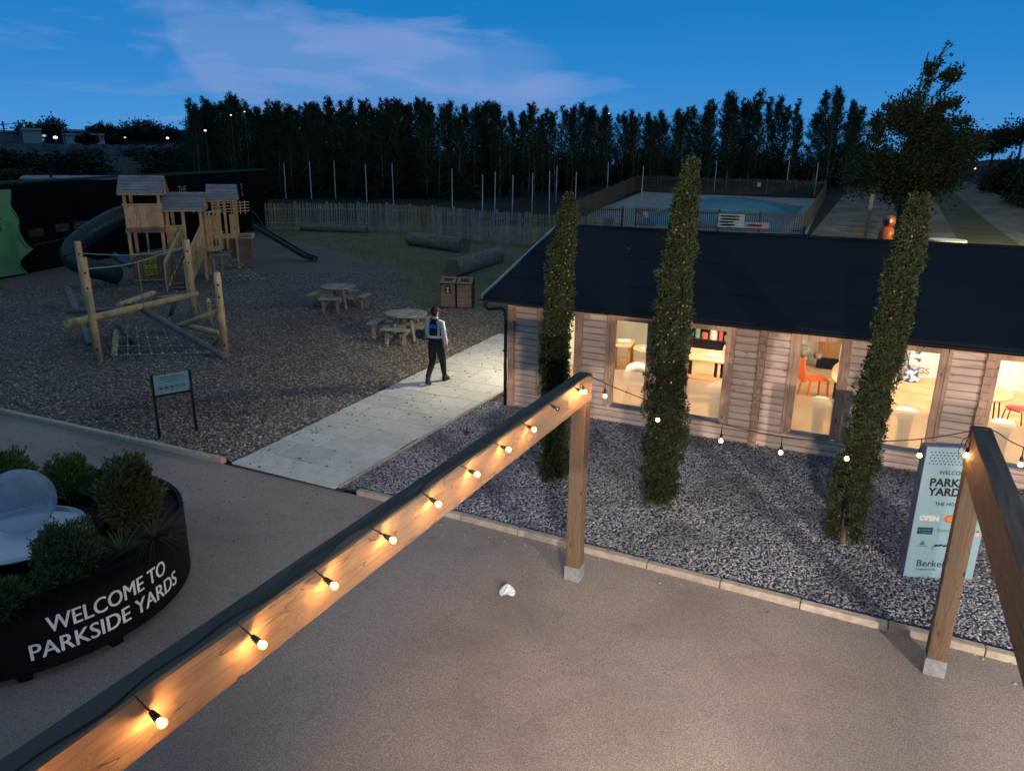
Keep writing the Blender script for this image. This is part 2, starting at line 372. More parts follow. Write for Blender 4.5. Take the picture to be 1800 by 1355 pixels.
# one sheet out to the horizon
rs = [0, 4, 8, 14, 22, 32, 44, 52, 60, 66, 72, 78, 84, 90, 98, 106, 114, 122, 130, 140, 155, 175, 200, 240, 290, 350, 420, 520, 700, 1000, 1600]
NA = 180
V = [(0, 0, -.012)]
for r in rs[1:]:
    for k in range(NA):
        a = 2 * math.pi * k / NA; x, y = r * math.cos(a), r * math.sin(a); bump = 0 if r < 62 else min(1, (r - 62) / 60) * .35 * math.sin(x * .11 + 1) * math.cos(y * .09)
        V.append((x, y, terr(x, y) + bump * (1 if r > 135 else .0) - .012))
Fq = [(0, 1 + k, 1 + (k + 1) % NA) for k in range(NA)]
for i in range(len(rs) - 2):
    o = 1 + i * NA
    Fq += [(o + k, o + NA + k, o + NA + (k + 1) % NA, o + (k + 1) % NA) for k in range(NA)]
b = MB(); b.add(V, Fq); tag(b.build('ground', M['earth'], smooth=True), kind='structure')

KY = [(-22, 7.80), (-15, 7.93), (-11.1, 8.06), (-9.05, 8.10), (-6.7, 8.14), (-4.9, 8.15), (-3.2, 8.10), (0, 8.02), (2.2, 7.98), (9, 7.95)]
def ky(x):
    for (a, ya), (c, yc) in zip(KY, KY[1:]):
        if a <= x <= c: return ya + (yc - ya) * (x - a) / (c - a)
    return KY[0][1]
sheet('pavement', [(-30, -8), (12, -8)] + [(x, y + .01) for x, y in reversed(KY)] + [(-30, 7.7)], .004, M['pave'])
kb = MB(); x = -22.0
while x < 9:
    L = .91; xe = x + L
    if not (-9.1 < x + L / 2 < -6.7):
        M4 = Matrix.Translation((x + L / 2, (ky(x) + ky(xe)) / 2 + .065, 0)) @ Matrix.Rotation(math.atan2(ky(xe) - ky(x), L), 4, 'Z')
        kb.box(-L / 2 + .004, L / 2 - .004, -.055, .055, -.05, .085 + R.uniform(-.004, .004), M4)
    x = xe
tag(kb.build('kerb', M['kerb'], bevel=.014), kind='structure')

# slate bed in front of the cabin
sheet('gravel_bed', [(-6.9, 8.2), (9, 8.05), (9, 13.2), (-6.75, 13.2)], .028, M['slatebed'])
def pts_in(n, x0, x1, y0, y1, z): return np.stack([NR.uniform(x0, x1, n), NR.uniform(y0, y1, n), NR.uniform(z[0], z[1], n)], -1)
P = pts_in(84000, -6.85, 4.2, 8.24, 13.08, (.028, .055))
chips_o = chips('slate_chippings', P, (.009, .020), (.13, .34), M['slate'], tilt=.30); tag(chips_o, kind='stuff')

# bark of the play area
BK = [(-40, 7.7)] + [(x, y + .13) for x, y in KY if -22 <= x <= -9.05] + [(-9.12, 8.2), (-9.55, 18.5), (-6.0, 18.9), (-6.0, 24.5), (-11.2, 23.2), (-13.6, 21.3), (-16.1, 23.2), (-17.2, 24.8), (-17.4, 26.4), (-21.0, 29.6), (-26.5, 33.2), (-30.0, 35.4), (-36, 36.5), (-38, 40), (-42, 40)]
sheet('bark_area', BK, .012, M['barkbed'])
def inpoly(P, poly):
    x, y = P[:, 0], P[:, 1]; ins = np.zeros(len(P), bool); j = len(poly) - 1
    for i in range(len(poly)):
        xi, yi = poly[i]; xj, yj = poly[j]
        ins ^= ((yi > y) != (yj > y)) & (x < (xj - xi) * (y - yi) / (yj - yi + 1e-12) + xi); j = i
    return ins
rr = 9.5 + 25 * NR.random(190000) ** 1.25; aa = NR.uniform(rad(92), rad(162), 190000)
P = np.stack([rr * np.cos(aa), rr * np.sin(aa), NR.uniform(.012, .045, len(rr))], -1)
P = P[inpoly(P, BK)][:95000]
chips_b = chips('bark_chips', P, (.014, .034), (.15, .4), M['bark'], tilt=.4); tag(chips_b, kind='stuff')

# lawn and its grass
LW = [(-6.0, 24.5), (-11.2, 23.2), (-13.6, 21.3), (-16.1, 23.2), (-17.2, 24.8), (-17.4, 26.4), (-21.0, 29.6), (-26.5, 33.2), (-30.0, 35.4), (-36, 36.5), (-38, 40), (-42, 40), (-44, 52), (-20, 56), (-2, 57), (-6, 40)]
sheet('lawn', LW, .020, M['lawn'])
P = pts_in(60000, -42, -3, 20, 52, (.0, .01)); P = P[inpoly(P, LW)]
P = P[NR.random(len(P)) < np.clip(1.3 - (np.hypot(P[:, 0], P[:, 1]) - 24) / 40, .15, 1)]
P[:, 2] = .02
D = np.tile([0, 0, 1.], (len(P), 1))
V, Fq = leafquads(P, D, .08, .022, .6)
tag(npmesh('grass', V, Fq, M['blade']), kind='stuff')

# slab path running away beside the cabin
sheet('path_bed', [(-9.12, 8.12), (-6.75, 8.12), (-6.72, 19.0), (-9.62, 18.4)], .022, M['joint'])
sb = MB(); sw, sl = .60, .88
y = 8.14; row = 0
while y < 18.35:
    xl = -9.08 - (y - 8.1) * .046; xr = -6.92
    x = xl - (.44 if row % 2 else 0.0) ; 
    while x < xr:
        a, c = max(x, xl), min(x + sl, xr)
        if c - a > .06: sb.box(a + .008, c - .008, y + .008, y + sw - .008, .0, .048 + R.uniform(-.002, .002))
        x += sl
    y += sw; row += 1
tag(sb.build('footpath', M['slab'], bevel=.004, seg=1), kind='structure')
eb = MB(); y = 8.2
while y < 18.4:
    eb.box(-6.905, -6.855, y + .003, y + .897, 0, .055); y += .9
tag(eb.build('path_edging', M['kerb']), kind='structure')
P = pts_in(420, -6.5, 3.6, 7.55, 8.05, (.006, .012)); P = P[NR.random(len(P)) < (P[:, 1] - 7.6) * .7]; tag(chips('spilled_chippings', P, (.008, .020), (.2, .4), M['slate'], tilt=.2), kind='stuff')
# a few bark crumbs kicked on to the slabs
P = pts_in(520, -9.4, -7.0, 8.2, 18.2, (.050, .056)); k = (NR.random(len(P)) < np.clip(1.2 - (P[:, 0] + 9.4) * .55, .10, 1)); P = P[k]
tag(chips('bark_crumbs', P, (.010, .024), (.2, .4), M['barkbed'], tilt=.15), kind='stuff')
P = pts_in(260, -14, -6.8, 3, 8, (.006, .010)); tag(chips('stray_grit', P, (.006, .018), (.2, .4), M['barkbed'], tilt=.1), kind='stuff')
# gravel strip to the right of the path, up to the cabin gable
sheet('side_strip', [(-6.85, 13.2), (-6.3, 13.2), (-6.3, 19.6), (-6.85, 19.6)], .016, M['slatebed'])

# ground behind the cabin: sand court, tracks
patch('sand_court', [(-23.5, 57.5), (-4.4, 60.3), (-5.3, 88.5), (-25.5, 89)], 14, 18, .02, M['sand'])
patch('sand_track', [(-4.2, 56), (2.2, 56), (1.0, 118), (-3.0, 118)], 8, 30, .02, M['track'])
patch('cabin_apron', [(-20, 50), (30, 50), (30, 59), (-20, 57)], 12, 4, .035, M['track'])
patch('gravel_track', [(3.4, 58.5), (5.6, 58.5), (5.4, 103), (4.2, 103)], 4, 26, .03, M['track'])
patch('verge', [(5.6, 58.5), (9.2, 58.5), (6.9, 103), (5.4, 103)], 4, 26, .04, M['verge'])
patch('park_road', [(9.2, 58.5), (15.0, 58.5), (9.0, 103), (6.9, 103)], 6, 26, .03, M['track'])
# ------------------------------------------------------------------ timber cabin
M['board'] = wood('pine wall boards', (.74, .545, .42), (.66, .47, .35), 'X', rough=.7, grain=4, bump=.10, island=.09, dark=(.42, .26, .17), cf=.82)
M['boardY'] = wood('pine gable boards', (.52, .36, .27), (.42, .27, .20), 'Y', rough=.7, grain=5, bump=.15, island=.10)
M['trim'] = wood('pine trim', (.64, .40, .26), (.54, .32, .20), 'Z', rough=.7, grain=6, bump=.15, island=.06)
M['felt'] = pm('navy roofing felt', (.0075, .012, .019), (.005, .0085, .014), rough=.7, scale=1.2, detail=9, bump=.3, bscale=150, spec=.10, stretch=(.4, 1.2, 1))
M['black'] = pm('black plastic', (.012, .012, .014), (.008, .008, .010), rough=.35, spec=.5)
M['zinc'] = pm('brushed metal flashing', (.42, .46, .52), (.32, .36, .42), rough=.38, metal=.8, scale=9, stretch=(.1, 1, 1))
M['pane'] = clearmat('window glass')
M['plaster'] = pm('cream plaster', (.78, .73, .62), (.74, .69, .58), rough=.9, scale=2)
M['sage'] = pm('sage grey plaster', (.42, .42, .36), (.38, .38, .33), rough=.9, scale=2)
M['intfloor'] = wood('light wood floor', (.62, .44, .25), (.50, .34, .18), 'X', rough=.5, grain=6, bump=.05, island=.12, knots=False)
M['tabletop'] = wood('beech table top', (.66, .45, .26), (.56, .36, .19), 'X', rough=.45, grain=6, bump=.03, knots=False)
M['legwood'] = wood('oiled wood', (.42, .22, .09), (.33, .16, .06), 'Z', rough=.5, grain=8, bump=.05, knots=False)
M['steel'] = pm('black steel', (.02, .02, .022), rough=.4, metal=.5)
M['white'] = pm('white gloss', (.80, .80, .78), (.76, .76, .74), rough=.35)
m, nt = newmat('frosted window film'); o_ = nd(nt, 'ShaderNodeOutputMaterial'); tl = nd(nt, 'ShaderNodeBsdfTranslucent'); tl.inputs[0].default_value = (.80, .72, .62, 1)
rf = nd(nt, 'ShaderNodeBsdfRefraction', IOR=1.12, Roughness=.33); rf.inputs[0].default_value = (.95, .84, .72, 1); mx = nd(nt, 'ShaderNodeMixShader'); mx.inputs[0].default_value = .66
df = nd(nt, 'ShaderNodeBsdfDiffuse'); df.inputs[0].default_value = (.35, .31, .27, 1); mx2 = nd(nt, 'ShaderNodeMixShader'); mx2.inputs[0].default_value = .18
ln(nt, tl.outputs[0], mx.inputs[1]); ln(nt, rf.outputs[0], mx.inputs[2]); ln(nt, mx.outputs[0], mx2.inputs[1]); ln(nt, df.outputs[0], mx2.inputs[2]); ln(nt, mx2.outputs[0], o_.inputs[0]); M['film'] = m

X0, X1, YW, YB = -6.32, 7.2, 13.1, 19.62
cabin = thing('timber_cabin', 'low pine log cabin with navy felt roof and tall lit windows', 'building', (X0, YW, 0))
WIN = [(-5.56, -4.94), (-4.12, -3.50), (-2.71, -2.07), (-.82, -.19), (.62, 1.25), (2.06, 2.70), (3.52, 4.14), (5.0, 5.62)]
BH = .1285
def board_run(mb, a, c, z0, z1, y, axis='X', out=-1):
    zz = z0
    while zz < z1 - .01:
        ze = min(zz + BH, z1)
        prof = [(y - out * .04, zz), (y - out * .016, zz + .001), (y + out * .008, zz + .009), (y + out * .016, zz + .020), (y + out * .020, (zz + ze) / 2), (y + out * .016, ze - .014), (y + out * .008, ze - .006), (y - out * .016, ze - .001), (y - out * .04, ze)]
        cuts = [a] + ([] if c - a < 1.2 or R.random() < .45 else [R.uniform(a + .4, c - .4)]) + [c]
        for p, q in zip(cuts, cuts[1:]):
            n = len(prof); q -= .0015
            vs = [((p, u, v) if axis == 'X' else (u, p, v)) for u, v in prof] + [((q, u, v) if axis == 'X' else (u, q, v)) for u, v in prof]
            mb.add(vs, [tuple(range(n)), tuple(reversed(range(n, 2 * n)))] + [(i, (i + 1) % n, n + (i + 1) % n, n + i) for i in range(n)])
        zz = ze
wb = MB(); edge = X0 + .10
board_run(wb, edge, X1, .0, .333, YW)
spans = []; prev = edge
for a, c in WIN: spans.append((prev, a - .17)); prev = c + .17
spans.append((prev, X1))
for a, c in spans: board_run(wb, a, c, .335, 2.20, YW)
wb.build('wall', M['board'], cabin)
tr = MB(); tr.box(X0 + .05, X1, YW - .034, YW + .06, 2.20, 2.34)
tr.build('eaves_beam', M['trim'], cabin)
# interlocking log ends at the corner and the two partitions
for cx, hgt in ((X0 + .03, 2.2), (-1.435, 2.2), (1.93, 2.2), (4.6, 2.2)):
    lg = MB(); zz = .0
    while zz < hgt - .01:
        lg.box(cx - .065 + R.uniform(-.004, .004), cx + .065 + R.uniform(-.004, .004), YW - (.115 if cx > X0 + 1 else .10), YW + .02, zz + .002, min(zz + BH, hgt) - .003); zz += BH
    lg.build('log_ends', M['trim'], cabin, bevel=.006)
gb = MB(); board_run(gb, YW + .03, YB, 0, 2.34, X0, 'Y', -1)
zz = 2.34
while zz < 3.30:
    t = (zz + BH - 2.34) / (3.44 - 2.34); ya = YW - .1 + t * 3.3; yb2 = YB - t * 3.3
    if yb2 - ya > .2: board_run(gb, max(ya, YW + .03), min(yb2, YB), zz, zz + BH, X0, 'Y', -1)
    zz += BH
gb.build('gable_wall', M['boardY'], cabin)
bk = MB(); bk.box(X0 + .02, X1, YB - .08, YB, 0, 2.4); bk.build('rear_wall', M['board'], cabin)
rw = MB(); rw.box(X1 - .0, X1 + .08, YW, YB, 0, 2.4); rw.prism([(YW, 2.4), (YB, 2.4), (16.36, 3.42)], X1, X1 + .08, Matrix(((0, 0, 1, 0), (1, 0, 0, 0), (0, 1, 0, 0), (0, 0, 0, 1))))
rw.build('end_wall', M['board'], cabin)
fl = MB(); x = X0 + .1
y = YW + .08
while y < YB - .1:
    xx = X0 + .1 - R.uniform(0, 1.5)
    while xx < X1:
        xe = xx + 1.8; fl.box(max(xx, X0 + .1), min(xe, X1 - .01) - .003, y, y + .138, .04, .10); xx = xe
    y += .14
fl.build('floor', M['intfloor'], cabin)
iw = MB()
iw.box(X0 + .10, X1 - .02, YB - .14, YB - .085, .1, 2.4)
iw.box(X0 + .045, X0 + .09, YW + .06, YB - .15, .1, 2.34)
iw.box(-1.47, -1.40, YW + .7, YB - .15, .1, 2.4)
iw.build('inner_wall', M['plaster'], cabin)
pw = MB(); pw.box(-6.2, -4.15, 17.85, 17.93, .1, 2.4); pw.build('sage_partition', M['sage'], cabin)
cl = MB(); cl.box(X0 + .1, X1 - .02, YW + .06, YB - .15, 2.41, 2.44); cl.build('ceiling_lining', M['plaster'], cabin)
bb = MB(); bb.box(X0 + .10, X1 - .02, YB - .158, YB - .142, .1, .22); bb.build('skirting', M['white'], cabin)
# windows
for i, (a, c) in enumerate(WIN):
    f = MB(); z0, z1 = .42, 2.06; o_, w_ = .05, .10
    f.box(a - w_, a, YW - .030, YW + .07, z0 - .06, z1 + .14); f.box(c, c + w_, YW - .030, YW + .07, z0 - .06, z1 + .14)
    f.box(a, c, YW - .028, YW + .07, z1, z1 + .14)
    f.box(a - w_ - .068, a - w_ - .002, YW - .045, YW + .03, .335, 2.198); f.box(c + w_ + .002, c + w_ + .068, YW - .045, YW + .03, .335, 2.198)
    fr = f.build('window', M['trim'], cabin, bevel=.004)
    s = MB(); s.prism([(YW - .075, z0 - .065), (YW - .075, z0 - .045), (YW + .03, z0), (YW + .07, z0), (YW + .07, z0 - .065)], a - .02, c + .02, Matrix(((0, 0, 1, 0), (1, 0, 0, 0), (0, 1, 0, 0), (0, 0, 0, 1))))
    s.build('sill', M['zinc'], fr)
    p = MB(); p.box(a, c, YW + .022, YW + .026, z0, z1); p.build('pane', M['pane'], fr)
    zf = (1.09, 1.09, 1.10, 1.07, 1.03, 1.04, 1.05, 1.05)[i]
    p = MB(); p.add([(a, YW + .034, z0), (c, YW + .034, z0), (c, YW + .034, zf), (a, YW + .034, zf)], [(0, 1, 2, 3)]); p.build('frosted_film', M['film'], fr)
# roof
RYe, RZe, RYr, RZr = 12.55, 2.37, 16.36, 3.49
def roofslab(name, side, mat):
    mb = MB(); xa, xb = -6.67, 7.55
    ye = RYe if side < 0 else 2 * RYr - RYe
    top = [(xa, ye, RZe), (xb, ye, RZe), (xb, RYr, RZr), (xa, RYr, RZr)]
    vs = [(x, y, z - .055) for x, y, z in top] + top
    mb.add(vs, [(3, 2, 1, 0), (4, 5, 6, 7), (0, 1, 5, 4), (1, 2, 6, 5), (2, 3, 7, 6), (3, 0, 4, 7)])
    return mb.build(name, mat, cabin)
rf1 = roofslab('roof_front_slope', -1, M['felt']); rf2 = roofslab('roof_rear_slope', 1, M['felt'])
cap = MB(); cap.tube([(-6.67, RYr, RZr + .004), (7.55, RYr, RZr + .004)], .035, 8); cap.build('ridge_capping', M['felt'], cabin)
vg = MB()
for s in (-1, 1):
    ye = RYe if s < 0 else 2 * RYr - RYe
    vg.bar((-6.69, ye, RZe - .02), (-6.69, RYr, RZr - .02), .035, .13)
vg.build('verge_trim', M['zinc'], cabin)
st = MB()
for dx in (0, .055): st.obox((-4.62 + dx, 15.25 - dx * .6, 3.166 - dx * .18), .022, .09, .004, rad(25), rx=rad(16.4))
st.build('roof_sticker', pm('pale sticker', (.5, .5, .3)), rf1)
ls = MB()   # felt lap lines
for t in (.36, .70):
    yy = RYe + (RYr - RYe) * t; zz = RZe + (RZr - RZe) * t
    ls.obox(((-6.67 + 7.55) / 2, yy, zz + .003), 14.2, .9, .004, 0, rx=math.atan2(RZr - RZe, RYr - RYe))
ls.build('felt_lap', M['felt'], rf1)
fa = MB(); fa.box(-6.64, 7.5, YW - .50, YW - .475, 2.255, 2.318); fa.build('fascia', M['black'], cabin)
sf = MB(); sf.box(-6.62, 7.5, YW - .47, YW - .03, 2.30, 2.312); sf.build('soffit', M['trim'], cabin)
gt = MB(); pr = [(12.48 + .055 * math.cos(t), 2.325 + .055 * math.sin(t)) for t in np.linspace(math.pi, 2 * math.pi, 9)] + [(12.53, 2.33), (12.523, 2.325)] + [(12.48 + .048 * math.cos(t), 2.325 + .048 * math.sin(t)) for t in np.linspace(2 * math.pi, math.pi, 9)][1:-1] + [(12.432, 2.33)]
gt.prism(pr, -6.72, 7.55, Matrix(((0, 0, 1, 0), (1, 0, 0, 0), (0, 1, 0, 0), (0, 0, 0, 1)))); gt.build('gutter', M['black'], cabin)
dp = MB(); dp.tube([(-6.60, 12.48, 2.28), (-6.60, 12.49, 2.20), (-6.58, 12.56, 2.13), (-6.45, 12.90, 2.10), (-6.41, 12.98, 2.05), (-6.40, 13.0, 1.95), (-6.40, 13.0, .04)], .036, 10); dp.build('downpipe', M['black'], cabin, smooth=True)
br = MB()
for zz in (.25, 1.2, 1.95): br.box(-6.45, -6.35, 12.955, 13.05, zz, zz + .03)
br.build('pipe_bracket', M['black'], cabin)
# outside lamps on the gable and on the rear wall
def wall_lamp(label, loc, d, power, col, tgt, ss, blend=.6):
    t = thing('wall_lamp', label, 'lamp', loc, 0)
    m_ = MB(); m_.obox((loc[0] + d[0] * .05, loc[1] + d[1] * .05, loc[2]), .16 if d[0] == 0 else .07, .16 if d[1] == 0 else .07, .13); m_.build('housing', M['black'], t, bevel=.01)
    g_ = MB(); g_.obox((loc[0] + d[0] * .088, loc[1] + d[1] * .088, loc[2] - .01), .12 if d[0] == 0 else .008, .12 if d[1] == 0 else .008, .08); g_.build('lens', emis('lamp lens', col, 6), t)
    l_ = lamp('wall_lamp_beam', 'SPOT', (loc[0] + d[0] * .13, loc[1] + d[1] * .13, loc[2]), power, col, tgt, spot_size=ss, spot_blend=blend, shadow_soft_size=.04)
wall_lamp('black floodlight high on the cabin gable facing the slab path', (-6.36, 15.5, 2.75), (-1, 0), 640, (1.0, .90, .66), (-10.5, 14.8, 0), rad(150), .5)
wall_lamp('black floodlight on the hidden rear wall of the cabin', (2.2, YB + .02, 2.3), (0, 1), 800, (1.0, .85, .50), (1.5, 60, 12), rad(140), .6)
lamp('track_fill', 'SPOT', (11.5, 50, 4.2), 11000, (1.0, .86, .52), (0, 66, 0), spot_size=rad(125), spot_blend=.6, shadow_soft_size=.08)  # added spot out of view, throws light the rear floodlight can't carry that far

# ceiling lights inside
for i, (lx, ly) in enumerate(((-4.6, 15.0), (-2.2, 15.2), (.4, 15.0), (3.0, 15.0), (5.4, 15.0), (-2.8, 18.0), (1.6, 18.0), (4.6, 18.0))):
    t = thing('ceiling_light', 'flat white ceiling panel light inside the cabin, hidden by the roof', 'ceiling light', (lx, ly, 2.40), group='ceiling lights in the cabin')
    b_ = MB(); b_.box(lx - .30, lx + .30, ly - .30, ly + .30, 2.375, 2.40); b_.build('frame', M['white'], t)
    b_ = MB(); b_.box(lx - .27, lx + .27, ly - .27, ly + .27, 2.372, 2.375); b_.build('diffuser', emis('diffuser', (1, .87, .68), 4), t)
    a_ = lamp('ceiling_light_glow', 'AREA', (lx, ly, 2.36), 105, (1, .83, .60)); a_.data.size = .54; a_.data.shape = 'SQUARE'
# ------------------------------------------------------------------ furniture seen through the windows
def tbl(name, label, c, sx, sy, zt, rz, legs, top, leg, oval=False, lr=.025, cat='table'):
    t = thing(name, label, cat, c, rz); mb = MB()
    if oval:
        mb.prism([(sx / 2 * math.copysign(abs(math.cos(a)) ** .7, math.cos(a)), sy / 2 * math.copysign(abs(math.sin(a)) ** .7, math.sin(a))) for a in np.linspace(0, 2 * math.pi, 33)[:-1]], zt - .035, zt)
    else: mb.box(-sx / 2, sx / 2, -sy / 2, sy / 2, zt - .04, zt)
    mb.build('tabletop', top, t, world=False, bevel=.005)
    for x, y in legs:
        l = MB(); l.box(x - lr, x + lr, y - lr, y + lr, 0, zt - .042); l.build('leg', leg, t, world=False)
    return t
FZ = .10
tbl('side_table', 'small square wooden table before the sage partition, left window', (-5.0, 16.5, FZ), .5, .75, .72, .15, [(x, y) for x in (-.2, .2) for y in (-.3, .3)], M['tabletop'], M['legwood'], lr=.035)
rt = thing('pedestal_table', 'round wooden pedestal table with white crockery, left window', 'table', (-4.2, 16.15, FZ))
mb = MB(); mb.lathe([(0, .70), (.40, .70), (.42, .715), (.42, .735), (0, .735)], 28); mb.build('tabletop', M['tabletop'], rt, world=False)
mb = MB(); mb.lathe([(0, 0), (.26, 0), (.25, .02), (.05, .05), (.04, .70)], 16); mb.build('pedestal', M['steel'], rt, world=False, smooth=True)
def plate(x, y, z, r, label):
    mb = MB(); mb.lathe([(0, .004), (r * .6, .004), (r, .02), (r, .024), (r * .6, .009), (0, .009)], 20, (0, 0, 0)); o = mb.build('plate', M['white'], smooth=True); o.location = (x, y, z); tag(o, label, 'plate'); return o
plate(-4.3, 16.0, FZ + .735, .12, 'white plate at the near edge of the round pedestal table')
mb = MB(); mb.lathe([(0, 0), (.05, 0), (.07, .05), (.075, .1), (.068, .1), (.06, .03), (0, .02)], 16); o = mb.build('bowl', M['white'], smooth=True); o.location = (-4.08, 16.2, FZ + .735); tag(o, 'deep white bowl on the round pedestal table', 'bowl')
mb = MB(); mb.obox((0, 0, .02), .3, .21, .03, .4); o = mb.build('napkin_stack', M['white'], bevel=.006); o.location = (-5.0, 16.6, FZ + .72); tag(o, 'white stack of paper on the small square table', 'paper')
# white tub chairs behind the frosted film
def tub_chair(name, label, c, rz, mat, group=None):
    t = thing(name, label, 'chair', c, rz, group); mb = MB()
    prof = [(0, .40), (.18, .40), (.24, .43), (.26, .50), (.25, .50), (.22, .45), (0, .43)]
    mb.lathe(prof, 20); mb.build('seat', mat, t, world=False, smooth=True)
    mb = MB(); n = 14
    for k in range(n + 1):
        a = rad(-110 + 220 * k / n); hh = .50 + .30 * math.cos(a * .8) ** .6 if abs(a) < 1.9 else .5
        for r_, z_ in ((.255, .46), (.275, hh), (.262, hh + .005), (.242, .47)): mb.v.append((r_ * math.sin(a), r_ * math.cos(a), z_))
    for k in range(n):
        for q in range(4): mb.f.append((k * 4 + q, k * 4 + (q + 1) % 4, (k + 1) * 4 + (q + 1) % 4, (k + 1) * 4 + q))
    mb.build('backrest', mat, t, world=False, smooth=True)
    for sx, sy in ((-1, -1), (1, -1), (-1, 1), (1, 1)):
        l = MB(); l.tube([(sx * .12, sy * .12, .41), (sx * .2, sy * .2, 0)], .011, 6); l.build('leg', M['steel'], t, world=False)
    return t
M['cream'] = pm('cream upholstery', (.72, .70, .62), (.66, .64, .56), rough=.8)
ch = tub_chair('tub_chair', 'white tub chair seen over the frosted film, left window', (-3.95, 14.3, FZ), .5, M['white'])
for i, (cx, cy, lb) in enumerate(((-2.30, 14.0, 'blurred pale stool behind the frosted film of the window with the shelf unit'), (-.42, 13.95, 'blurred pale stool behind the frosted film below the orange chair'), (.98, 14.0, 'blurred pale stool behind the film of the window with the blue and white display'), (2.42, 14.05, 'blurred dark-footed stool behind the film below the red chairs'))):
    t = thing('stool', lb, 'stool', (cx, cy, FZ), group='stools along the windows')
    mb = MB(); mb.lathe([(0, .60), (.15, .60), (.19, .63), (.19, .69), (.15, .72), (0, .72)], 18); mb.build('seat', M['cream'], t, world=False, smooth=True)
    mb = MB(); mb.lathe([(.11, 0), (.10, .3), (.12, .60)], 14); mb.build('pedestal', pm('dark fabric', (.10, .07, .06)), t, world=False, smooth=True)
mb = MB(); mb.ball((0, 0, .16), .17, .12, .19); mb.tube([(-.05, 0, .33), (0, 0, .42), (.05, 0, .33)], .012, 6); o = mb.build('shoulder_bag', pm('teal grey fabric', (.04, .09, .10)), smooth=True); o.location = (-3.92, 15.6, FZ); tag(o, 'teal grey bag on the floor under the round pedestal table', 'bag')
# shelf unit with jars, table, bench
sh = thing('shelf_unit', 'black open shelf unit against the cabin rear wall', 'shelf', (-3.35, 18.55, FZ))
mb = MB()
for x_ in (-.62, .62): mb.box(x_ - .02, x_ + .02, -.18, .18, 0, 1.9)
mb.box(-.62, .62, .16, .18, 0, 1.9); mb.build('carcass', M['steel'], sh, world=False)
for z_ in (.1, .55, .98, 1.42, 1.86): mb = MB(); mb.box(-.598, .598, -.178, .158, z_, z_ + .025); mb.build('shelf_board', M['steel'], sh, world=False)
pal = [(.75, .75, .72), (.10, .22, .50), (.62, .12, .10), (.75, .62, .10), (.8, .8, .78), (.20, .35, .22), (.55, .57, .6)]
names = ['white', 'blue', 'red', 'yellow', 'cream', 'green', 'grey']
for zi, z_ in enumerate((1.005, 1.445, .575)):
    x_ = -.52; k = 0
    while x_ < .5:
        r_ = R.uniform(.05, .10); h_ = R.uniform(.14, .30) ; ci = R.randrange(7)
        mb = MB(); mb.lathe([(0, 0), (r_, 0), (r_, h_ * .8), (r_ * .75, h_ * .88), (r_ * .75, h_), (0, h_)], 12)
        o = mb.build('storage_jar', pm('jar ' + names[ci], pal[ci], rough=.4), smooth=False); o.location = (-3.35 + x_ + r_, 18.5, FZ + z_)
        tag(o, f'{names[ci]} jar, number {k+1} from the left on the {("middle","upper","lower")[zi]} board of the black shelf unit', 'jar', 'jars on the shelf unit'); x_ += 2 * r_ + .03; k += 1
t = tbl('long_table', 'long wooden table with black legs before the shelf unit', (-2.85, 16.15, FZ), 1.6, 1.05, .74, 0, [(-.55, -.38), (-.35, -.38), (.2, -.38), (.33, -.38), (-.55, .38), (.33, .38), (.75, -.38), (.75, .38)], M['tabletop'], M['steel'], lr=.03)
plate(-2.80, 16.05, FZ + .74, .13, 'white plate on the long table with black legs')
mb = MB(); mb.lathe([(0, 0), (.035, 0), (.035, .15), (.02, .18), (.02, .21), (0, .21)], 12); o = mb.build('bottle', pm('pink bottle', (.8, .45, .4), rough=.3)); o.location = (-2.60, 16.35, FZ + .74); tag(o, 'pink bottle on the long table beside the plate', 'bottle')
tbl('bench', 'low wooden bench in front of the long table', (-2.65, 15.3, FZ), 1.1, .3, .44, 0, [(-.45, 0), (.45, 0)], M['legwood'], M['legwood'], lr=.04, cat='bench')
# orange chair and oval table
M['orange'] = pm('orange plastic', (.72, .13, .02), (.68, .11, .02), rough=.4)
M['red'] = pm('red plastic', (.60, .05, .06), (.55, .04, .05), rough=.4)
t = thing('orange_chair', 'glossy orange plastic chair beside an oval wooden table', 'chair', (-.66, 16.4, FZ), rad(-62))
mb = MB(); mb.box(-.21, .21, -.21, .21, .43, .46); mb.build('seat', M['orange'], t, world=False, bevel=.012)
mb = MB(); mb.prism([(-.20, .40), (.20, .40), (.19, .86), (.14, .9), (-.14, .9), (-.19, .86)], -.02, .02, Matrix.Translation((0, -.24, 0)) @ Matrix.Rotation(rad(98), 4, 'X')); mb.build('backrest', M['orange'], t, world=False, bevel=.01)
for sx, sy in ((-1, -1), (1, -1), (-1, 1), (1, 1)):
    l = MB(); l.bar((sx * .19, sy * .19, .44), (sx * .22, sy * (.25 if sy < 0 else .21), 0), .035, .03); l.build('leg', M['orange'], t, world=False)
tbl('oval_table', 'oval wooden table with thin black legs beside the orange chair', (.02, 16.05, FZ), .75, 1.9, .74, 0, [(x, y) for x in (-.27, .2) for y in (-.65, .5, .65)], M['tabletop'], M['steel'], oval=True, lr=.012)
mb = MB(); mb.box(-.25, .25, -.03, .03, 0, 1.5); mb.box(-.25, .25, -.03, -.02, 0, .3); o = mb.build('pinboard', M['legwood'], bevel=.01); o.location = (-.55, 19.1, FZ); tag(o, 'tall orange brown wooden board leaning on the cabin rear wall', 'board')
mb = MB(); 
for k in range(9): mb.ball((R.uniform(-.4, .4), R.uniform(-.15, .15), R.uniform(.1, .55)), R.uniform(.07, .16), n=8, m=5)
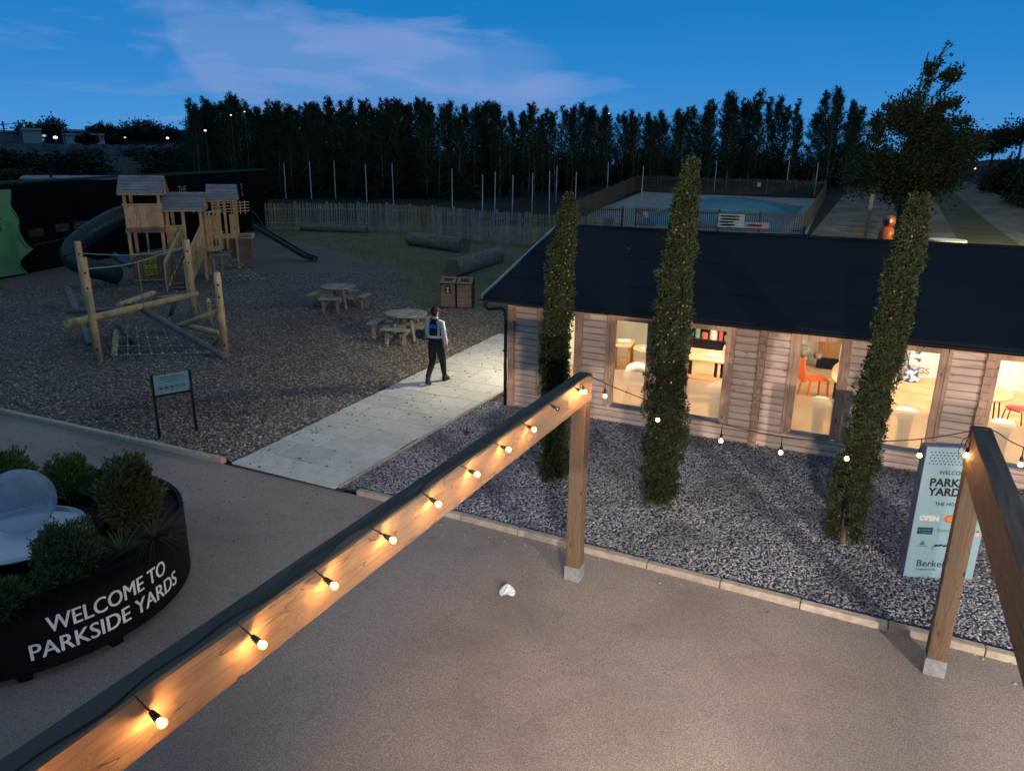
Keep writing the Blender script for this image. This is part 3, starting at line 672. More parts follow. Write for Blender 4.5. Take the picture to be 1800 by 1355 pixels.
o = mb.build('cushion_heap', pm('mottled grey fabric', (.35, .32, .28), (.08, .09, .10), scale=9), smooth=True); o.location = (-1.05, 18.6, FZ); tag(o, 'mottled heap of cushions behind the orange chair', 'cushions')
# display stand with letters
t = thing('display_stand', 'blue and white mottled display stand with a white letter card', 'display stand', (1.28, 19.0, FZ))
mb = MB(); mb.lathe([(0, 0), (.22, 0), (.20, .05), (.16, .1), (.15, 1.35), (.12, 1.42), (0, 1.42)], 18); mb.build('column', pm('blue white pattern', (.62, .66, .72), (.03, .06, .20), rough=.5, scale=9, lo=.45, hi=.55), t, world=False, smooth=True)
tm = textmesh('E', .62, .012); o = link('letter', tm, M['white'], t, False); o.rotation_euler = (rad(90), 0, 0); o.location = (-.12, -.18, .42)
mb = MB(); mb.box(-.55, .55, 0, .05, 0, 1.3); o = mb.build('wall_panel', M['white'], bevel=.005); o.location = (1.55, 19.35, FZ); tag(o, 'white wall panel lettered n and NGS behind the display stand', 'panel')
for s_, x_, z_, q_ in (('n', -.12, .72, .5), ('NGS', -.30, .1, .22)):
    tm = textmesh(s_, q_, .004); l_ = link('letters', tm, pm('grey letters', (.35, .35, .36)), o, False); l_.rotation_euler = (rad(90), 0, 0); l_.location = (x_, -.006, z_)
# right hand window: round table, two red chairs, white cabinet
t = thing('cafe_table', 'pale wooden table end beside the red chairs, far right window', 'table', (2.3, 15.8, FZ), rad(75)); mb = MB()
mb.prism([(.62 * math.cos(a), .5 * math.sin(a)) for a in np.linspace(0, 2 * math.pi, 29)[:-1]], .71, .74); mb.build('tabletop', M['tabletop'], t, world=False)
for x_, y_ in ((-.3, -.25), (.3, -.25), (-.3, .25), (.3, .25)): l = MB(); l.tube([(x_, y_, .71), (x_ * 1.25, y_ * 1.25, 0)], .014, 6); l.build('leg', M['steel'], t, world=False)
def red_chair(label, c, rz):
    t = thing('red_chair', label, 'chair', c, rz, 'red chairs at the pale table'); mb = MB(); mb.ball((0, 0, .45), .21, .20, .025, 14, 6); mb.build('seat', M['red'], t, world=False, smooth=True)
    mb = MB(); mb.ball((0, -.22, .72), .17, .02, .09, 14, 6); mb.build('backrest', M['red'], t, world=False, smooth=True)
    l = MB(); l.tube([(0, -.23, .70), (0, -.25, .5), (0, -.15, .44)], .014, 6); l.build('back_post', M['steel'], t, world=False)
    for sx in (-1, 1):
        l = MB(); l.tube([(sx * .15, -.2, 0), (sx * .13, -.14, .42), (sx * .13, .14, .42), (sx * .15, .2, 0)], .012, 6); l.build('leg_hoop', M['steel'], t, world=False)
red_chair('red chair with round seat right of the pale table', (2.93, 16.0, FZ), rad(60))
red_chair('red chair mostly hidden behind the pale table edge', (2.0, 16.7, FZ), rad(190))
mb = MB(); mb.box(-.5, .5, -.25, .25, 0, 1.15); mb.box(-.48, -.01, -.262, -.252, .05, 1.1); mb.box(.01, .48, -.262, -.252, .05, 1.1); o = mb.build('cabinet', M['white'], bevel=.004); o.location = (3.2, 19.15, FZ); tag(o, 'low white cabinet against the wall beyond the red chairs', 'cabinet')
# ------------------------------------------------------------------ pergola frames and festoon lights
def beammat(name, axis, tone=1):
    m, nt = newmat(name); o = nd(nt, 'ShaderNodeOutputMaterial'); b = nd(nt, 'ShaderNodeBsdfPrincipled', Roughness=.72); b.inputs['Specular IOR Level'].default_value = .25; ln(nt, b.outputs[0], o.inputs[0])
    tc = nd(nt, 'ShaderNodeTexCoord'); mp = nd(nt, 'ShaderNodeMapping'); ln(nt, tc.outputs['Object'], mp.inputs[0]); mp.inputs['Scale'].default_value = {'Y': (1, .09, 1), 'Z': (1, 1, .09)}[axis]
    # broad growth-ring field: distorted noise cut into contour lines
    n = nd(nt, 'ShaderNodeTexNoise', Scale=6.5, Detail=1.5, Distortion=.8); ln(nt, mp.outputs[0], n.inputs[0])
    # knots push the contours around
    mk = nd(nt, 'ShaderNodeMapping'); ln(nt, tc.outputs['Object'], mk.inputs[0]); mk.inputs['Scale'].default_value = {'Y': (.35, 1.15, 2.6), 'Z': (2.6, 2.6, 1.15)}[axis]
    v = nd(nt, 'ShaderNodeTexVoronoi', Scale=1.7); ln(nt, mk.outputs[0], v.inputs[0])
    kb = ramp(nt, [(0, gray(1)), (.28, gray(0))], v.outputs['Distance'], 'EASE').outputs[0]
    f = mth(nt, 'ADD', n.outputs[0], mth(nt, 'MULTIPLY', kb, .42))
    rings = mth(nt, 'FRACT', mth(nt, 'MULTIPLY', f, 15.0))
    c = ramp(nt, [(0, (.40, .27, .165)), (.6, (.36, .24, .145)), (.86, (.27, .175, .105)), (1, (.38, .26, .16))], rings).outputs[0]
    fine = nd(nt, 'ShaderNodeTexNoise', Scale=38, Detail=4); ln(nt, mp.outputs[0], fine.inputs[0])
    c = mixc(nt, ramp(nt, [(.42, gray(.0)), (.75, gray(.5))], fine.outputs[0]).outputs[0], c, (.22, .15, .10))
    wn = nd(nt, 'ShaderNodeTexNoise', Scale=1.8, Detail=5); ln(nt, tc.outputs['Object'], wn.inputs[0])
    c = mixc(nt, ramp(nt, [(.40, gray(0)), (.68, gray(.45))], wn.outputs[0]).outputs[0], c, (.23, .20, .16))
    c = mixc(nt, ramp(nt, [(.035, gray(1)), (.06, gray(0))], v.outputs['Distance']).outputs[0], c, (.07, .035, .02))
    # weathered long drying cracks
    mc = nd(nt, 'ShaderNodeMapping'); ln(nt, tc.outputs['Object'], mc.inputs[0]); mc.inputs['Scale'].default_value = {'Y': (3, .35, 3), 'Z': (3, 3, .35)}[axis]
    cn = nd(nt, 'ShaderNodeTexNoise', Scale=2.0, Detail=3); ln(nt, mc.outputs[0], cn.inputs[0])
    cr = ramp(nt, [(.492, gray(0)), (.498, gray(1)), (.504, gray(0))], cn.outputs[0]).outputs[0]
    c = mixc(nt, mth(nt, 'MULTIPLY', cr, .8), c, (.05, .03, .02))
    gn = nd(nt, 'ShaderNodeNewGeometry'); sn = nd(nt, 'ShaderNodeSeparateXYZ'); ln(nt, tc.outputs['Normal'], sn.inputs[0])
    c = mixc(nt, ramp(nt, [(.45, gray(0)), (.8, gray(.86 if axis == 'Y' else 0))], sn.outputs[2]).outputs[0], c, (.10, .105, .10))  # upward faces of the beams mixed toward dark grey
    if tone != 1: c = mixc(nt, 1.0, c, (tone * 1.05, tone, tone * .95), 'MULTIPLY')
    ln(nt, c, b.inputs['Base Color'])
    hgt = mth(nt, 'SUBTRACT', mth(nt, 'MULTIPLY', rings, .25), mth(nt, 'MULTIPLY', cr, 1.2))
    bp = nd(nt, 'ShaderNodeBump', Strength=.5, Distance=.006); ln(nt, hgt, bp.inputs['Height']); ln(nt, bp.outputs[0], b.inputs['Normal'])
    return m
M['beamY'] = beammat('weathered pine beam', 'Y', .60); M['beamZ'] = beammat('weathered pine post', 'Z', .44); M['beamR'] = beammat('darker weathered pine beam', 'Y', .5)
M['galv'] = pm('galvanised steel', (.50, .50, .48), (.34, .35, .34), rough=.5, metal=.55, scale=16, detail=6, bump=.1)
M['cable'] = pm('black rubber cable', (.012, .011, .010), rough=.6)
m, nt = newmat('lit warm bulb'); o_ = nd(nt, 'ShaderNodeOutputMaterial'); e_ = nd(nt, 'ShaderNodeEmission'); lw = nd(nt, 'ShaderNodeLayerWeight', Blend=.5)
ec = ramp(nt, [(0, (1, .52, .19)), (.2, (1, .42, .10)), (.8, (1, .26, .03))], lw.outputs['Facing']); es = ramp(nt, [(.0, gray(1)), (.12, gray(.6)), (.24, gray(.012)), (1, gray(.004))], lw.outputs['Facing'])
ln(nt, ec.outputs[0], e_.inputs[0]); ln(nt, mth(nt, 'MULTIPLY', es.outputs[0], 980.0), e_.inputs[1]); ln(nt, e_.outputs[0], o_.inputs[0]); M['bulb'] = m
M['deadbulb'] = clearmat('unlit bulb glass', (.85, .85, .85))
def rough_beam(mb, x0, x1, y0, y1, z0, z1, n=60, ch=.012, amp=.0022):
    base = len(mb.v)
    sec = [(x0 + ch, z0), (x1 - ch, z0), (x1, z0 + ch), (x1, (z0 + z1) / 2), (x1, z1 - ch), (x1 - ch, z1), ((x0 + x1) / 2, z1 + .002), (x0 + ch, z1), (x0, z1 - ch), (x0, z0 + ch)]
    k = len(sec)
    for i in range(n + 1):
        y = y0 + (y1 - y0) * i / n
        for j, (x, z) in enumerate(sec):
            wv = amp * math.sin(y * 2.3 + j * 1.9) + amp * .6 * math.sin(y * 7.1 + j * 2.7)
            mb.v.append((x + wv * (1 if j in (2, 3, 4) else -.5), y, z + wv * (1 if j in (5, 6, 7) else .3)))
    for i in range(n):
        for j in range(k):
            j2 = (j + 1) % k; o = base + i * k; mb.f.append((o + j, o + j2, o + k + j2, o + k + j))
    mb.f.append(tuple(base + j for j in reversed(range(k)))); mb.f.append(tuple(base + n * k + j for j in range(k)))
def pergola(label, xa, xb, y0, y1, zt, zb, px0, px1, py0, py1, shoe=.19, bm='beamY'):
    t = thing('pergola_frame', label, 'pergola', ((px0 + px1) / 2, (py0 + py1) / 2, 0), group='timber pergola frames')
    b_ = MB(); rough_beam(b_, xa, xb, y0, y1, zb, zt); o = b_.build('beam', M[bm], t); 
    p_ = MB(); p_.box(px0, px1, py0, py1, shoe - .02, zb - .001); p_.build('post', M['beamZ'], t, bevel=.009)
    s_ = MB(); e = .004
    s_.box(px0 - e - .003, px1 + e + .003, py0 - e - .003, py0 - .001, 0.004, shoe); s_.box(px0 - e - .003, px1 + e + .003, py1 + .001, py1 + e + .003, 0.004, shoe)
    s_.box(px0 - e - .003, px0 - .001, py0 - .0005, py1 + .0005, 0.004, shoe); s_.box(px1 + .001, px1 + e + .003, py0 - .0005, py1 + .0005, 0.004, shoe)
    s_.box(px0, px1, py0, py1, .004, .03)
    s_.build('post_shoe', M['galv'], t)
    b2 = MB()
    for x_ in (px0 + .05, px1 - .05):
        for z_ in (.06, .13): b2.lathe([(0, -.004), (.009, -.004), (.009, .0), (0, .0)], 6, (x_, py0 - .008, z_)); b2.ball((x_, py0 - .009, z_), .008, n=6, m=4)
    b2.build('bolt', M['galv'], t)
    return t
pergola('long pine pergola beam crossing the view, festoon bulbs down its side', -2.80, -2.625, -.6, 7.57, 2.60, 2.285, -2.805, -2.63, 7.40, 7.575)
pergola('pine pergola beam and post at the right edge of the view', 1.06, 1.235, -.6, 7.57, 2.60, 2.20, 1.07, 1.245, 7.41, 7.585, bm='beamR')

def bulb_on(t, att, tip, lit=True, scale=1.0):
    a = Vector(att); q = Vector(tip); d = (q - a); L = d.length; d.normalize()
    c0 = q - d * .085 * scale
    h = MB(); h.tube([a, a + (c0 - a) * .5 + Vector((0, 0, .004)), c0], [.0045, .004, .006], 6)
    h.tube([c0 - d * .004, c0 + d * .004, c0 + d * .034, c0 + d * .046], [.008, .0135, .017, .0175], 10)
    ho = h.build('lamp_holder', M['cable'], t, smooth=True)
    b_ = MB(); s0 = c0 + d * .044
    prof = [(.0, .011), (.008, .013), (.018, .021), (.030, .0245), (.042, .021), (.050, .011), (.0525, .002)]
    b_.tube([s0 + d * z_ for z_, r_ in prof], [r_ for z_, r_ in prof], 16)
    b_.build('bulb', M['bulb'] if lit else M['deadbulb'], ho, smooth=True)
f1 = thing('festoon_string', 'black festoon cable with warm bulbs hung along the near pergola beam', 'string lights', (-2.66, 4.5, 2.6), group='festoon light strings')
att = [.52, 1.10, 1.70, 2.29, 2.87, 3.43, 4.03, 4.58, 5.14, 5.70, 6.33, 7.0]
tips = [.56, 1.14, 1.735, 2.345, 2.92, 3.51, 4.08, 4.66, 5.22, 5.75, 6.38, 6.98]
cp = []
for i in range(110):
    y = -.5 + 8.0 * i / 109; cp.append((-2.675 + .016 * math.sin(y * 5.3) + .012 * math.sin(y * 13), y, 2.606 + .003 * math.sin(y * 9)))
cb = MB(); cb.tube(cp, .0055, 6); cb.build('cable', M['cable'], f1, smooth=True)
for i, (a, tp) in enumerate(zip(att, tips)):
    bulb_on(f1, (-2.640, a, 2.600), (-2.530 if i != 10 else -2.56, tp, 2.462 + .008 * i * (1 if i > 3 else .4)), lit=(i != 10), scale=.86)
bulb_on(f1, (-2.62, 7.22, 2.57), (-2.55, 7.12, 2.52), scale=.8)
def sag(name, label, pts, bulbs):
    t = thing(name, label, 'string lights', pts[0], group='festoon light strings')
    c_ = MB(); c_.tube(pts, .0055, 6); c_.build('cable', M['cable'], t, smooth=True)
    for (x, y, z), L in bulbs: bulb_on(t, (x, y, z), (x + .006, y - .004, z - L), scale=.9)
    return t
def curve(pts, n=8):
    out = []
    P_ = [Vector(p) for p in pts]
    for i in range(len(P_) - 1):
        p0 = P_[max(i - 1, 0)]; p1, p2 = P_[i], P_[i + 1]; p3 = P_[min(i + 2, len(P_) - 1)]
        for k in range(n):
            s = k / n; out.append(.5 * ((2 * p1) + (p2 - p0) * s + (2 * p0 - 5 * p1 + 4 * p2 - p3) * s * s + (3 * p1 - p0 - 3 * p2 + p3) * s ** 3))
    return out + [P_[-1]]
yy = 7.45
sag('festoon_string', 'sagging festoon cable with warm bulbs strung between the two pergola posts', curve([(-2.62, yy, 2.605), (-2.43, yy, 2.54), (-1.98, yy, 2.425), (-1.55, yy, 2.345), (-1.12, yy, 2.28), (-.53, yy, 2.245), (.06, yy, 2.30), (.66, yy, 2.43), (1.07, yy, 2.585)]),
    [((-2.43, yy, 2.54), .15), ((-1.82, yy, 2.39), .18), ((-1.135, yy, 2.28), .19), ((-.535, yy, 2.245), .175), ((.075, yy, 2.30), .18), ((.685, yy, 2.44), .17)])
t = sag('festoon_string', 'festoon cable with bulbs running off beyond the right pergola post', curve([(1.07, yy - .05, 2.61), (1.16, yy, 2.612), (1.25, yy, 2.605), (1.47, yy, 2.50), (2.1, yy, 2.36), (2.9, yy, 2.33), (3.7, yy, 2.45)]),
    [((1.475, yy, 2.50), .17), ((2.08, yy, 2.362), .17), ((2.7, yy, 2.33), .17)])
bulb_on(t, (1.07, 7.38, 2.60), (1.045, 7.36, 2.36)); 
lp = MB(); lp.tube([(1.06, 7.40, 2.58), (1.00, 7.38, 2.50), (.98, 7.37, 2.40), (.995, 7.37, 2.33), (1.02, 7.38, 2.38), (1.03, 7.39, 2.5), (1.06, 7.40, 2.56)], .004, 6); lp.build('cable_loop', M['cable'], t, smooth=True)
# ------------------------------------------------------------------ crumpled paper on the paving
mb = MB(); rng = random.Random(3); n = 9; base = 0
g_ = [[None] * n for _ in range(n)]
for i in range(n):
    for j in range(n):
        u, v = i / (n - 1) - .5, j / (n - 1) - .5
        g_[i][j] = len(mb.v); mb.v.append((u * .20 * (1 - .5 * abs(v)) + rng.uniform(-.006, .006), v * .17 + rng.uniform(-.006, .006), .012 + .10 * max(0, .5 - abs(u)) * (.8 + v) + rng.uniform(0, .022)))
for i in range(n - 1):
    for j in range(n - 1): mb.f.append((g_[i][j], g_[i + 1][j], g_[i + 1][j + 1], g_[i][j + 1]))
o = mb.build('litter', pm('white paper', (.80, .80, .78), (.74, .74, .72), rough=.8)); o.location = (-3.29, 6.80, 0); o.rotation_euler = (0, 0, .5); tag(o, 'crumpled white paper lying on the paving', 'paper')
sd = o.modifiers.new('Solid', 'SOLIDIFY'); sd.thickness = .0015

# ------------------------------------------------------------------ columnar conifers
M['yew'] = leafmat('dark conifer foliage', (.015, .025, .009), (.060, .070, .025), trans=.1, rough=.55)
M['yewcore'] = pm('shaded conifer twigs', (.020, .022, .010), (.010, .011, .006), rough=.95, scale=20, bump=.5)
M['barkwood'] = pm('tree bark', (.16, .12, .085), (.08, .06, .045), rough=.95, scale=14, stretch=(1, 1, .25), bump=.6, bscale=30)
M['bud'] = pm('pale pink buds', (.27, .17, .12), (.20, .13, .09), rough=.7, island=.2)
def conifer(label, prof, seed, buds=(), gap=None):
    """prof: list of (z, centre x, centre y, radius)"""
    rng = np.random.default_rng(seed); x0, y0 = prof[0][1], prof[0][2]
    t = thing('columnar_conifer', label, 'tree', (x0, y0, .03), group='columnar conifers before the cabin')
    zs = np.array([p[0] for p in prof]); X = np.array([p[1] for p in prof]); Y = np.array([p[2] for p in prof]); Rr = np.array([p[3] for p in prof]) * .86
    tk = MB(); tk.tube([(np.interp(z_, zs, X), np.interp(z_, zs, Y), z_) for z_ in np.linspace(0, zs[-1] * .9, 12)], list(np.linspace(.045, .012, 12)), 8); tk.build('trunk', M['barkwood'], t)
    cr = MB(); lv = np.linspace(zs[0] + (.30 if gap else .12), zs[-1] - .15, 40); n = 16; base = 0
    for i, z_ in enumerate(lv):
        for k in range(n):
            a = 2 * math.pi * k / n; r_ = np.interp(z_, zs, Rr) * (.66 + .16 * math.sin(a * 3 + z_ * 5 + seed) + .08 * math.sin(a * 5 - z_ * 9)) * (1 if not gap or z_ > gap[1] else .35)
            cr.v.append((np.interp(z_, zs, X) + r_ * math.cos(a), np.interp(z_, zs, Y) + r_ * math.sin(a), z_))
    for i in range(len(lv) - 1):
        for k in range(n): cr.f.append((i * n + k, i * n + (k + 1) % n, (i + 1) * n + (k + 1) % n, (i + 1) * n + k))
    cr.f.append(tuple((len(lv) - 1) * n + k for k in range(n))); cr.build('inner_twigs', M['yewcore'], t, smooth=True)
    # tufts: each tuft is a little upright plume of scale leaves
    nt_ = int(2100 * zs[-1] / 4.5); z_ = rng.uniform(zs[0] + .05, zs[-1], nt_); a = rng.uniform(0, 2 * np.pi, nt_)
    lump = 1 + .16 * np.sin(a * 3 + z_ * 4.3 + seed) + .10 * np.sin(a * 5 - z_ * 8.1) + .07 * np.sin(z_ * 17 + a * 2)
    rr = np.interp(z_, zs, Rr) * lump * rng.uniform(.62, 1.0, nt_)
    if gap: keep = (z_ > gap[1]) | (np.sin(a * 2 + z_ * 3.1 + 1.0) > -.45) & (rng.random(nt_) < .85); z_, a, rr = z_[keep], a[keep], rr[keep]; nt_ = len(z_)
    Pc = np.stack([np.interp(z_, zs, X) + rr * np.cos(a), np.interp(z_, zs, Y) + rr * np.sin(a), z_], -1)
    Dm = np.stack([.45 * np.cos(a), .45 * np.sin(a), np.ones(nt_)], -1) + rng.normal(0, .22, (nt_, 3)); Dm /= np.linalg.norm(Dm, axis=1)[:, None]
    parts_ = []
    K = 26; LT = rng.uniform(.05, .13, nt_)
    for k in range(K):
        s = rng.uniform(0, 1, nt_)[:, None]; wob = rng.normal(0, .020, (nt_, 3)) * (1.2 - s)
        Pk = Pc + Dm * LT[:, None] * s + wob
        Dk = Dm * .8 + wob / .02 * .55
        parts_.append(leafquads(Pk, Dk, .040, .017, .35))
    V, Fq = joinq(parts_)
    npmesh('foliage', V, Fq, M['yew'], t)
    if buds:
        bm_ = MB()
        for (zc, n_, ac, asp, spr) in buds:
            for _ in range(max(2, int(n_ * .55))):
                zz_ = min(rng.normal(zc, spr), zs[-1] - .05); aa_ = rng.normal(ac, asp); r_ = np.interp(zz_, zs, Rr) * (1 + .16 * math.sin(aa_ * 3 + zz_ * 4.3 + seed) + .10 * math.sin(aa_ * 5 - zz_ * 8.1)) + .02; s_ = rng.uniform(.008, .014)
                bm_.ball((np.interp(zz_, zs, X) + r_ * math.cos(aa_), np.interp(zz_, zs, Y) + r_ * math.sin(aa_), zz_), s_, s_, s_ * 1.2, 6, 4)
        bm_.build('buds', M['bud'], t)
    return t
A0 = -1.15
conifer('left columnar conifer, evenly slim, beside the near pergola post', [(.03, -4.0, 9.95, .20), (.25, -4.02, 9.95, .25), (1.9, -4.05, 9.95, .21), (3.1, -4.03, 9.95, .19), (3.7, -3.98, 9.95, .165), (4.05, -3.93, 9.95, .11), (4.27, -3.91, 9.95, .05), (4.36, -3.91, 9.95, .01)], 1,
        [(3.5, 22, A0, .5, .25), (3.0, 26, A0, .5, .25), (3.9, 10, A0, .5, .15), (2.4, 10, A0, .5, .2), (1.8, 4, A0, .4, .2)])
conifer('tallest columnar conifer, in the middle between two lit windows', [(.03, -2.28, 9.85, .20), (.3, -2.29, 9.85, .28), (1.2, -2.29, 9.85, .30), (2.4, -2.31, 9.85, .27), (3.3, -2.29, 9.85, .225), (4.0, -2.26, 9.85, .18), (4.5, -2.23, 9.85, .12), (4.75, -2.21, 9.85, .06), (4.88, -2.20, 9.85, .01)], 2,
        [(3.7, 18, A0, .5, .3), (4.3, 14, A0, .5, .2), (3.0, 26, A0, .5, .22), (2.9, 18, A0 + .6, .2, .15), (2.4, 16, A0, .5, .15), (1.4, 3, A0, .5, .2)])
conifer('leaning ragged columnar conifer with bare patches at its foot, right', [(.03, .22, 9.85, .20), (.35, .20, 9.85, .23), (.8, .22, 9.85, .27), (1.4, .25, 9.85, .235), (2.2, .31, 9.85, .215), (3.0, .38, 9.85, .18), (3.7, .39, 9.85, .18), (4.15, .42, 9.85, .14), (4.5, .44, 9.85, .06)], 3,
        [(4.2, 10, A0 + .3, .5, .2), (3.3, 9, A0, .5, .3), (3.8, 7, A0 - .4, .4, .3)], gap=(0, .95))

# ------------------------------------------------------------------ tall welcome totem
tz = math.atan2(9.60 - 9.30, 1.69 - .92)
M['mint'] = pm('pale mint blue panel', (.25, .38, .40), (.245, .37, .39), rough=.45, spec=.4)
M['lav'] = pm('grey blue painted metal', (.18, .20, .28), rough=.5)
M['ink'] = pm('black print', (.012, .014, .018), rough=.6)
tot = thing('welcome_sign', 'tall pale blue totem sign reading welcome to Parkside Yards, behind the right post', 'sign', (1.305, 9.45, .03), tz)
TW, TH, TD = .82, 1.73, .13
mb = MB(); mb.box(-TW / 2, TW / 2, 0.0, TD, 0, TH); mb.build('body', M['lav'], tot, world=False, bevel=.004)
mb = MB(); mb.box(-TW / 2 + .004, TW / 2 - .004, -.004, -.001, .004, TH - .012); mb.build('face_panel', M['mint'], tot, world=False)
def put(s, size, x, z, mat, bold=0., align='LEFT', par=tot, y=-.006, name='lettering', spacing=1.0, ex=.001):
    me_ = textmesh(s, size, bold, ex, align, spacing); l_ = link(name, me_, mat, par, False); l_.rotation_euler = (rad(90), 0, 0); l_.location = (x, y, z); return l_
put('WELCOME TO', .068, .0, 1.385, M['ink'], align='CENTER', bold=.0008)
put('PARKSIDE', .138, -.005, 1.235, M['ink'], bold=.005, align='CENTER')
put('YARDS', .138, -.300, 1.115, M['ink'], bold=.005)
put('THE HOME OF', .062, .0, .985, M['ink'], align='CENTER', bold=.0006)
put('OPEN', .085, -.345, .785, pm('cream print', (.78, .76, .66)), bold=.006)
mb = MB(); mb.prism([(.068 * math.cos(a), .05 * math.sin(a)) for a in np.linspace(0, 2 * math.pi, 25)[:-1]], 0, .002, Matrix.Translation((0.0, -.0045, .815)) @ Matrix.Rotation(rad(90), 4, 'X')); mb.build('round_emblem', pm('burnt orange print', (.55, .16, .04)), tot, world=False)
put('G', .07, -.022, .79, pm('pale orange print', (.75, .45, .25)), y=-.008)
mb = MB(); mb.box(-.345, -.165, -.0065, -.0045, .60, .69); mb.build('dark_logo_panel', pm('dark teal print', (.02, .05, .08)), tot, world=False)
def scribble(par, x0, x1, z, h, mat, y=-.006, seed=0, name='small_print'):
    rg = random.Random(seed); mb = MB(); x_ = x0
    while x_ < x1 - h * .5:
        wl = min(rg.uniform(1.5, 5) * h, x1 - x_); xe = x_ + wl
        while x_ < xe: a_ = rg.uniform(.3, .6) * h; mb.add([(x_, y, z), (x_ + a_, y, z), (x_ + a_, y, z + h * rg.choice((.62, .62, .9))), (x_, y, z + h * .6)], [(0, 1, 2, 3)]); x_ += a_ + h * .16
        x_ += h * .45
    return mb.build(name, mat, par, world=False)
M['teal'] = pm('teal print', (.10, .30, .36))
scribble(tot, -.29, -.18, .652, .020, M['teal'], -.008, 1); scribble(tot, -.29, -.18, .618, .012, M['teal'], -.008, 2)
mb = MB(); mb.tube([(-.315 + .012 * math.cos(a), -.008, .648 + .012 * math.sin(a)) for a in np.linspace(.5, 5.6, 9)], .003, 5); mb.build('small_emblem', M['teal'], tot, world=False)
mb = MB(); mb.tube([(-.115 + .0042 * k, -.006, .655 + .014 * math.sin(k * 1.3) + (.02 if k in (1, 2, 17) else 0)) for k in range(40)], .0022, 4); mb.tube([(-.10, -.006, .625), (.0, -.006, .629), (.06, -.006, .627)], .0012, 4); mb.build('script_lettering', pm('grey script print', (.14, .22, .24)), tot, world=False)
mb = MB(); mb.prism([(-.04, 0), (.04, 0), (.02, .018), (.028, .02), (.010, .036), (.014, .038), (0, .06), (-.014, .038), (-.010, .036), (-.028, .02), (-.02, .018)], 0, .002, Matrix.Translation((-.255, -.0045, .455)) @ Matrix.Rotation(rad(90), 4, 'X')); mb.build('leaf_emblem', pm('green print', (.05, .18, .09)), tot, world=False)
scribble(tot, -.32, -.19, .434, .012, M['ink'], -.006, 3)
mb = MB()
for k in range(5): mb.prism([(-.10 + .05 * k, .0), (-.05 + .05 * k, .012), (-.045 + .05 * k, .035), (-.09 + .05 * k, .03)], 0, .0015 + .0002 * k, Matrix.Translation((-.02, -.0045, .435 + .006 * (k % 2))) @ Matrix.Rotation(rad(90), 4, 'X'))
mb.tube([(-.12, -.006, .44), (-.135, -.006, .41), (-.12, -.006, .385)], .003, 5); mb.build('animal_emblem', M['ink'], tot, world=False)
put('Berkeley', .125, -.285, .165, pm('navy print', (.02, .05, .10)), bold=.001); put('Designed for life', .036, -.285, .115, pm('navy print small', (.02, .05, .10)))
mb = MB(); mb.box(.33, .375, -.0065, -.0045, .60, .65); mb.build('pink_logo_panel', pm('pink print', (.75, .42, .38)), tot, world=False)
mb = MB(); mb.prism([(.32, 0), (.376, 0), (.355, .02)], 0, .002, Matrix.Translation((0, -.0045, .655)) @ Matrix.Rotation(rad(90), 4, 'X')); mb.build('small_black_mark', M['ink'], tot, world=False)
mb = MB()
for r_ in range(5):
    for k in range(17):
        x_ = -.35 + k * .044 + (.022 if r_ % 2 else 0); z_ = 1.66 - r_ * .036
        if x_ < .37: mb.prism([(x_ + .010 * math.cos(a), z_ + .008 * math.sin(a)) for a in np.linspace(0, 2 * math.pi, 9)[:-1]], 0, .002, Matrix(((1, 0, 0, 0), (0, 0, -1, -.0045), (0, 1, 0, 0), (0, 0, 0, 1))))
mb.build('dot_pattern', M['ink'], tot, world=False)

# ------------------------------------------------------------------ round planter with the dome fountain
PC = (-8.1, 4.25); PR = 1.66; PH = .90
M['plblack'] = pm('matt black planter', (.006, .006, .007), (.004, .004, .005), rough=.55, spec=.12)
M['soil'] = pm('dark soil', (.03, .022, .016), (.012, .009, .007), rough=1, scale=20, bump=.8)
pl = thing('round_planter', 'large round black planter reading WELCOME TO PARKSIDE YARDS', 'planter', (PC[0], PC[1], 0))
mb = MB(); mb.lathe([(PR - .12, .10), (PR, .10), (PR, PH), (PR - .045, PH), (PR - .055, PH - .10), (PR - .055, .2)], 72); mb.build('shell', M['plblack'], pl, world=False, smooth=False)
mb = MB(); mb.lathe([(0, PH - .12), (.86, PH - .12), (PR - .056, PH - .10)], 48); mb.build('soil', M['soil'], pl, world=False)
mb = MB(); mb.lathe([(0, .10), (PR - .12, .10), (PR - .12, .16), (0, .16)], 40); mb.build('base_plate', M['plblack'], pl, world=False)
mb = MB(); mb.lathe([(.88, PH - .14), (.88, PH + .01), (.855, PH + .01), (.855, PH - .14)], 48); mb.build('inner_ring', M['plblack'], pl, world=False)
for a in (-100, -62, -35, -5, 40, 85, 130, 175, 220): mb = MB(); mb.box(PR - .17, PR - .05, -.06, .06, .004, .12, Matrix.Rotation(rad(a), 4, 'Z')); mb.build('foot', M['plblack'], pl, world=False)
M['plwhite'] = pm('off white vinyl lettering', (.85, .82, .77), rough=.6)
def curved(s, size, a0, a1, z0, bold):
    mes = [textmesh(s, size, bold, .0004) for _ in range(3)]; nb_ = bmesh.new()
    for k_, m_ in enumerate(mes):
        m_.transform(Matrix.Translation(((k_ - 1) * .004, 0, .0011 * k_))); nb_.from_mesh(m_)
    me_ = bpy.data.meshes.new('lettering'); nb_.to_mesh(me_); nb_.free()
    xs = [v.co.x for v in me_.vertices]; x0_, x1_ = min(xs), max(xs)
    for v in me_.vertices:
        a_ = rad(a0 + (a1 - a0) * (v.co.x - x0_) / (x1_ - x0_)); r_ = PR + .004 + v.co.z
        v.co = (r_ * math.cos(a_), r_ * math.sin(a_), z0 + v.co.y)
    link('lettering', me_, M['plwhite'], pl, False)
curved('WELCOME TO', .245, -26.3, 18.8, .485, .0)
curved('PARKSIDE YARDS', .245, -32.2, 25.2, .245, .0)
